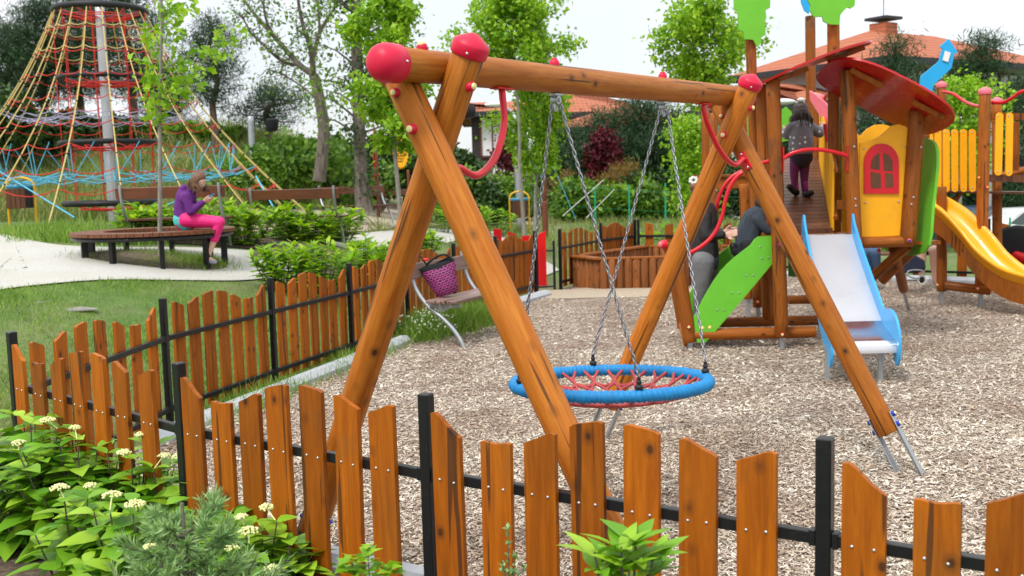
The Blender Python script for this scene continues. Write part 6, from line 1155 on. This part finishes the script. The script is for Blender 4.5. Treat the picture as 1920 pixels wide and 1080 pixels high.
cl = [(BC.x+math.cos(a)*.55, BC.y+math.sin(a)*.5, .25, .2) for a in np.linspace(0, 6.28, 9)]; grass('circle_grass', 0, 0, 0, 0, 4200, .10, 'grassblade', 'patchy grass under the round bench', wid=.03, cl=cl, skip_path=False)
cl = [(x+.10, y, .09, .35) for x, y in [(-2.2, 9.2), (-2.05, 9.8), (-1.85, 10.4), (-1.6, 11.2), (-1.45, 11.8), (-2.45, 8.5)]]; grass('fence_grass', 0, 0, 0, 0, 3800, .16, 'grassblade', 'tufts of grass along the foot of the side fence', wid=.02, cl=cl, skip_path=False)
cl = [(-1.1, 12.15, .14, .2), (-.75, 12.75, .16, .25), (-.45, 13.3, .14, .2)]; grass('bench_weeds', 0, 0, 0, 0, 5200, .30, 'grassblade', 'feathery green weeds under the faded bench', wid=.012, cl=cl, skip_path=False)
P = np.stack([rng.normal(-1.0, .17, 130), rng.normal(12.1, .2, 130), rng.uniform(.12, .34, 130)], -1); mb = MB()
for p in P: mb.ball(p, .011, 5)
wf_ = tag(mb.build('tiny_flowers', M['flowerw']), 'cloud of tiny white flowers under the faded bench', 'flowers', kind='stuff')
# ================================================================ HOUSES, POLES, CARS, FAR THINGS
def rooftile():
    t = NT('orange_roof_tiles'); v = t.coord(rand=False); wv = t.new('TexWave', wave_type='BANDS'); wv.bands_direction = 'X'; wv.inputs['Scale'].default_value = 1.3; t.l(v, wv.inputs['Vector']); w2 = t.new('TexWave', wave_type='BANDS'); w2.bands_direction = 'Z'; w2.inputs['Scale'].default_value = 1.6; t.l(v, w2.inputs['Vector'])
    n = t.noise(v, 3, 5); c = t.mix(n, (.36, .09, .035), (.50, .165, .075)); c = t.mix(t.ramp(w2.outputs['Fac'], [(.0, (.6,)*3), (.25, (0, 0, 0))]), c, (.2, .05, .02)); t.bump(wv.outputs['Fac'], .8, .08); return t.set(Base_Color=c, Roughness=.8)
M['tile'] = rooftile(); M['render'] = plain('pale_grey_wall_render', (.62, .61, .58), .85, var=.08, scale=1.5); M['darkwood'] = plain('black_brown_boarding', (.035, .028, .028), .7, var=.3, scale=3); M['fascia'] = plain('dark_fascia', (.03, .03, .035), .6); M['brownframe'] = plain('brown_window_frame', (.12, .045, .025), .5)
gl = NT('window_glass'); gl.set(Base_Color=(.10, .12, .13), Roughness=.08, Metallic=.0); M['glass'] = gl.m; M['curtain'] = plain('white_blind', (.7, .7, .7), .8, var=.05); M['green_post'] = plain('green_fence_post', (.01, .30, .16), .5); M['brownpole'] = plain('rust_brown_pole', (.16, .045, .02), .5)
def house(name, org, rz, label, parts):
    root = empty(name, org, label, 'house', None, rz); W_ = WM[root.name]
    def box(nm, c, d, mat, par=None, bev=0): mb = MB(); mb.box((0, 0, 0), d, bev=bev); return mb.build(nm, M[mat], par or root, W_ @ Matrix.Translation(c), smooth=False)
    def hip(nm, x0, x1, y0, y1, z, h, over=.6, ridge=None):
        x0 -= over; x1 += over; y0 -= over; y1 += over; m = (y0+y1)/2; r_ = (y1-y0)/2 if ridge is None else ridge; mb = MB(); k = .16
        v = [(x0, y0, z), (x1, y0, z), (x1, y1, z), (x0, y1, z), (x0+r_, m, z+h), (x1-r_, m, z+h)]; v += [(a, b, c-k) for a, b, c in v]
        mb.add(v, [(0, 1, 5, 4), (1, 2, 5), (2, 3, 4, 5), (3, 0, 4), (7, 6, 10, 11), (8, 7, 11), (9, 8, 11, 10), (6, 9, 10)]); o = mb.build(nm, M['tile'], root, W_, smooth=False)
        mb = MB(); v = [(x0, y0, z+.02), (x1, y0, z+.02), (x1, y1, z+.02), (x0, y1, z+.02)]
        for i in range(4): a, b = V(v[i]), V(v[(i+1) % 4]); mb.box((a+b)/2-V((0, 0, .12)), ((b-a).length+.1, .12, .26), M=frame((0, 0, 0), b-a))
        mb.build('eaves', M['fascia'], o, W_, smooth=False); return o
    def win(x, z, w_, h, y=0, mat='curtain', nrm=-1):
        mb = MB(); 
        for c, d in [((x, y, z+h/2), (w_+.2, .12, .1)), ((x, y, z-h/2), (w_+.2, .12, .1)), ((x-w_/2-.05, y, z), (.1, .12, h)), ((x+w_/2+.05, y, z), (.1, .12, h)), ((x, y, z), (.07, .11, h))]: mb.box(c, d)
        f = mb.build('window', M['brownframe'], root, W_, smooth=False); mb = MB(); mb.box((x, y+.03, z), (w_, .05, h)); mb.build('pane', M[mat], f, W_, smooth=False)
    def chim(par, x, y, z, w_=.9): b_ = box('chimney', (x, y, z), (w_, w_, 1.2), 'tile', par); box('chimney_cap', (x, y, z+.8), (w_+.3, w_+.3, .12), 'fascia', b_); mb = MB(); mb.tube([(x, y, z+.8), (x, y, z+2.4)], .02, 5); mb.build('aerial', M['fascia'], b_, W_)
    parts(box, hip, win, chim); return root
# left/middle house: dark boarded upper floor, pale ground floor
Yh = 55; P0 = at(886, 350, Yh); z0_ = T(P0.x, P0.y); 
def zz(px, py, Y=Yh): return at(px, py, Y).z-z0_
def hA(box, hip, win, chim):
    zw, zs = zz(900, 212), zz(900, 302); W1 = at(985, 300, Yh).x-at(893, 300, Yh).x; D_ = 9
    box('ground_floor', (W1/2, D_/2, zs/2), (W1, D_, zs), 'render'); box('upper_floor', (W1/2, D_/2-.05, (zs+zw)/2), (W1+.3, D_+.3, zw-zs), 'darkwood')
    win(W1*.36, zz(900, 258), 1.1, 2.0, y=-.24); win(W1*.33, zz(900, 318), 1.6, 1.2, y=-.04)
    r_ = hip('roof', 0, W1+1, 0, D_, zw, zz(985, 178)-zw, .9)
    X2 = W1+1; X3 = at(1282, 300, Yh).x-at(893, 300, Yh).x; zb = zz(1100, 206); box('main_wall', ((X2+X3)/2, D_/2+3, zb/2), (X3-X2, D_, zb), 'render'); box('balcony_band', ((X2+X3)/2, 2.4, zb*.68), (X3-X2, 1.2, .9), 'darkwood')
    r2 = hip('roof', X2-1.5, X3-2, 3, D_+3, zb, zz(1100, 150)-zb, .8); 0
    for x in (.18, .5, .82): win(X2+(X3-X2)*x, zb*.8, 1.6, 1.4, y=2.96, mat='glass'); win(X2+(X3-X2)*x, zb*.35, 2.2, 1.7, y=2.96, mat='glass')
    r3 = hip('roof', X2+.5, X2+8, -1, 4, zz(1150, 240), zz(1150, 205)-zz(1150, 240), .5); win(X3-1.2, zb*.86, 1.3, 1.3, y=2.96, mat='glass')
house('house', (at(893, 350, Yh).x, Yh, z0_), 0, 'pale house with dark boarded upper floor and orange tiled roof behind the swing', hA)
Yr = 42; cx_ = at(1658, 200, Yr); z0_ = T(cx_.x, Yr)
def hB(box, hip, win, chim):
    ze = at(1658, 112, Yr).z-z0_; W_h, D_h = 11.5, 6.9; box('upper_wall', (W_h/2, D_h/2, ze/2), (W_h, D_h, ze), 'render')
    ra = hip('roof', 0, W_h, 0, D_h, ze, 1.75, 1.0); chim(ra, 4.6, 3.6, ze+1.55, .85)
    box('lower_wall', (-1.6, 4.0, ze*.36), (3.0, 6.0, ze*.72), 'render'); hip('roof', -3.2, .2, 1.0, 7.0, ze*.74, 1.0, .6)
    win(2.0, ze-.95, 1.3, 1.25, y=-.06); win(5.0, ze-.95, 1.3, 1.25, y=-.06); win(8.4, ze-.95, 1.3, 1.25, y=-.06); win(2.5, ze*.45, 2.2, 1.6, y=-.06, mat='glass'); win(7, ze*.45, 2.2, 1.6, y=-.06, mat='glass')
    box('balcony_band', (5.5, -.7, ze*.56), (9, 1.4, .9), 'darkwood')
house('house', (cx_.x, Yr, z0_), math.radians(33), 'large pale house with wide orange hip roof and chimney behind the play tower', hB)
# garage front far right
Yg2 = 36; zf = lambda py: at(1800, py, Yg2).z
gr = empty('garage', (at(1800, 400, Yg2).x, Yg2, T(at(1800, 400, Yg2).x, Yg2)), 'low grey garage wall with dark slabs for shaded openings seen under the yellow slats', 'garage')
mb = MB(); x0, x1 = at(1745, 400, Yg2).x, at(1990, 400, Yg2).x; mb.box(((x0+x1)/2, Yg2+2, .55), (x1-x0, 4, 3.9), mi=0); mb.build('wall', M['render'], gr, smooth=False)
for px in (1790, 1868, 1940): p = at(px, 385, Yg2-.05); mb = MB(); mb.box((p.x, Yg2-.03, p.z+.25), (1.7*.8, .1, 1.5)); mb.build('dark_opening_slab', M['fascia'], gr, smooth=False)  # solid slabs on the wall, coloured dark for the shade inside the garage
mb = MB(); mb.box(((x0+x1)/2, Yg2+1.8, zf(340)+.6), (x1-x0+1, 5, .25)); mb.build('roof', M['fascia'], gr, smooth=False)
# boundary posts of the green mesh fence
gf = empty('mesh_fence', gnd(1200, 28), 'thin green metal fence posts with wire mesh beyond the meadow', 'fence')
for px in (1116, 1180, 1248, 1310, 1824, 1894): b = gnd(px, 27.5); mb = MB(); mb.box((b.x, b.y, b.z+.55), (.04, .04, 1.3)); mb.build('post', M['green_post'], gf, smooth=False)
for z in (.3, .8, 1.3):
    a, b = gnd(1045, 27), gnd(1910, 27); mb = MB(); mb.tube([a+V((0, 0, z)), b+V((0, 0, z))], .0025, 4); mb.build('wire', M['green_post'], gf)
# poles and lamps
b = gnd(977, 29.5); lp = empty('lamp_post', b, 'grey galvanised lamp post beside the litter bin', 'lamp post'); log('pole', b, V((b.x-.1, b.y, ztop(972, 215, b))), .125, M['galv'], lp, .8, 14)
mb = MB(); t_ = V((b.x-.1, b.y, ztop(972, 215, b))); mb.tube([t_, t_+V((-.3, 0, .25))], .04, 8); mb.build('arm', M['galv'], lp); mb = MB(); mb.ball(t_+V((-.55, 0, .3)), .3, 12, sc3=(1, .45, .25)); mb.build('lamp_head', M['white'], lp)
b = gnd(1022, 26.5); lp = empty('lamp_post', b, 'slim rust brown lamp post with curved arm and glass lamp head', 'lamp post'); zt_ = ztop(1017, 120, b); log('pole', b, V((b.x, b.y, b.z+.95)), .075, M['brownpole'], lp, .95, 12); log('pole', V((b.x, b.y, b.z+.95)), V((b.x-.02, b.y, zt_)), .055, M['brownpole'], lp, .8, 12)
mb = MB(); c = V((b.x-.02, b.y, zt_)); mb.tube(curve([c, at(1020, 95, 26.5), at(1032, 85, 26.5), at(1042, 86, 26.5)], 5), .04, 8); mb.build('arm', M['brownpole'], lp); mb = MB(); mb.ball(at(1056, 87, 26.5), .2, 14, sc3=(1.1, .5, .28)); mb.build('lamp_head', M['galv'], lp)
for px, Y, py, lab in [(1815, 31, 224, 'white street lamp head on an arm behind the yellow slats'), (1466, 32, 191, 'white street lamp head behind the girl on the ramp')]:
    b = gnd(px+40, Y); l_ = empty('street_lamp', b, lab, 'street lamp'); h_ = at(px, py, Y); log('pole', b, V((b.x, b.y, h_.z)), .06, M['galv'], l_, .8, 10); mb = MB(); mb.tube([V((b.x, b.y, h_.z-.05)), h_], .035, 6); mb.build('arm', M['galv'], l_); mb = MB(); mb.ball(h_, .42, 12, sc3=(1, .5, .24)); mb.build('lamp_head', M['white'], l_)
b = gnd(479, 34); l_ = empty('floodlight_mast', b, 'grey pole with a dark floodlight beside the lower pine', 'mast'); log('pole', b, V((b.x, b.y, ztop(478, 218, b))), .11, M['galv'], l_, .9, 12); mb = MB(); mb.lathe([(.16, 0), (.2, .1), (.2, .35), (.14, .4)], c=at(510, 234, 34)-V((0, 0, .2)), n=12); mb.tube([at(480, 222, 34), at(508, 230, 34)], .02, 5); mb.build('floodlight', M['tarp'], l_)
# playground swing ropes and sun sign in the distance
b = gnd(768, 24); sg_ = empty('sun_sign', b, 'yellow sun shaped board on a thin pole behind the near swing leg', 'sign'); log('pole', b, V((b.x, b.y, ztop(752, 318, b))), .03, M['brownpole'], sg_, 1, 8)
c = at(751, 283, 24); mb = MB(); pl = []
for k in range(48): a = 2*PI*k/48; r_ = 1.0 if k % 2 else .86; pl.append((.19*r_*math.cos(a), .42*r_*math.sin(a)))
mb.prism(pl, .03, Matrix.Translation(c)); mb.build('board', M['yellow'], sg_, ang=20); mb = MB()
for i in range(9): mb.box(c+V((-.01, -.02, .26-.062*i)), (.22*math.cos((i-4)*.25), .006, .018))
mb.build('lettering', M['brownpole'], sg_, smooth=False)
for px, py0, py1, Y, lab in [(710, 270, 372, 30, 'thin rust red pole right of the ivy trunk')]:
    b = gnd(px, Y); p_ = empty('thin_pole', b, lab, 'pole'); log('pole', b, V((b.x, b.y, ztop(px, 262, b))), .05, M['brownpole'], p_, 1, 8); mb = MB(); mb.tube(curve([at(701, 235, Y), at(700, 290, Y), at(704, 325, Y), at(697, 340, Y)], 4), .02, 5); mb.build('red_rope', M['rope_r'], p_)
zw = empty('cable_frame', gnd(1180, 30), 'pale and green ropes of a far play frame stretched beyond the meadow', 'play ropes')
for (x0, y0, x1, y1, mt) in [(1022, 275, 1080, 412, 'rope_b'), (1005, 283, 1018, 350, 'rope_b'), (1055, 405, 1132, 337, 'white'), (1099, 409, 1152, 355, 'white'), (1268, 395, 1300, 350, 'white')]: mb = MB(); mb.tube([at(x0, y0, 26), at(x1, y1, 26)], .008, 5); mb.build('rope', M[mt], zw)
# cars
def car(px, py, Y, col, label, rz=0., s=1.):
    p = at(px, py, Y); g = T(p.x, p.y); root = empty('parked_car', (p.x, p.y, g), label, 'car', 'cars parked beyond the trees', rz); W_ = WM[root.name]; body = plain('car_paint', col, .25, coat=.6, var=.05)
    mb = MB(); pr = [(-2.1, .35), (-2.15, .62), (-2.0, .88), (-1.35, .97), (-.75, 1.40), (.75, 1.43), (1.45, 1.0), (2.1, .90), (2.15, .5), (2.1, .32)]; vs = []
    for y, k in ((-.82, 1), (-.70, 1.02), (.70, 1.02), (.82, 1)):
        for x, z in pr: vs.append((x, y*(1 if z < 1 else .86), z*(1 if abs(y) < .8 else .985)))
    n = len(pr); mb.add(vs, [(j*n+i, j*n+(i+1) % n, (j+1)*n+(i+1) % n, (j+1)*n+i) for j in range(3) for i in range(n)]+[tuple(range(n))[::-1], tuple(range(3*n, 4*n))]); mb.build('body', body, root, W_, ang=35)
    for sg in (-1, 1):
        for pl in ([(-1.2, .98), (-.72, 1.33), (-.05, 1.35), (-.05, .99)], [(.03, .99), (.03, 1.35), (.72, 1.34), (1.25, 1.0)]): mb = MB(); mb.prism(pl, .01, Matrix.Translation((0, sg*.775, 0)) @ Matrix.Rotation(sg*.16, 4, 'X') @ Matrix.Translation((0, 0, 0)) if 0 else Matrix.Translation((0, sg*.79, 0))); mb.build('window', M['glass'], root, W_, smooth=False)
        for x in (-1.35, 1.35): mb = MB(); mb.tube([(x, sg*.68, .33), (x, sg*.86, .33)], .33, 16); wh = mb.build('wheel', M['blackrub'], root, W_); mb = MB(); mb.tube([(x, sg*.85, .33), (x, sg*.875, .33)], .19, 12); mb.build('rim', M['galv'], wh, W_)
        mb = MB(); mb.ball((2.1, sg*.6, .72), .1, 8, sc3=(.5, 1.2, .7)); mb.build('headlight', M['white'], root, W_)
car(1040, 400, 52, (.45, .012, .012), 'red parked car seen low behind the brown pole', 1.2); car(1130, 400, 51, (.55, .57, .6), 'pale grey parked car left of the plum tree', .1); car(1235, 400, 51, (.10, .12, .15), 'dark grey parked car behind the right swing chains', .0)
car(1935, 420, 29, (.75, .76, .76), 'white parked car at the far right behind the yellow slide', .1); car(1795, 420, 30, (.05, .08, .13), 'dark blue parked car behind the yellow slide', .0)
# lawn stones
M['fieldstone'] = plain('grey_field_stone', (.24, .23, .20), .9, var=.4, scale=12, bump=.5)
for px, py, s_, lab in [(135, 578, .16, 'flat grey stone half buried in the lawn, right one'), (62, 566, .12, 'flat grey stone half buried in the lawn, left one'), (45, 1003, .10, 'brown stone on the bare soil at the bottom left')]:
    p = on(px, py) if py < 700 else V((at(px, py, 4.6).x, 4.6, .05)); mb = MB(); n = 14; vs = []; rings_ = [(1, -.1), (1.0, .12), (.7, .3), (.3, .36)]
    for r_, z in rings_:
        for k in range(n): a = 2*PI*k/n; q_ = 1+.30*math.sin(2*a+px)+.16*math.sin(5*a+px); vs.append((p.x+s_*1.5*r_*q_*math.cos(a), p.y+s_*r_*q_*math.sin(a), p.z+z*s_*.35-.01))
    mb.add(vs, [(i*n+k, i*n+(k+1) % n, (i+1)*n+(k+1) % n, (i+1)*n+k) for i in range(3) for k in range(n)]+[tuple(range(3*n, 4*n))]); tag(mb.build('stone', M['fieldstone'], ang=60), lab, 'stone')
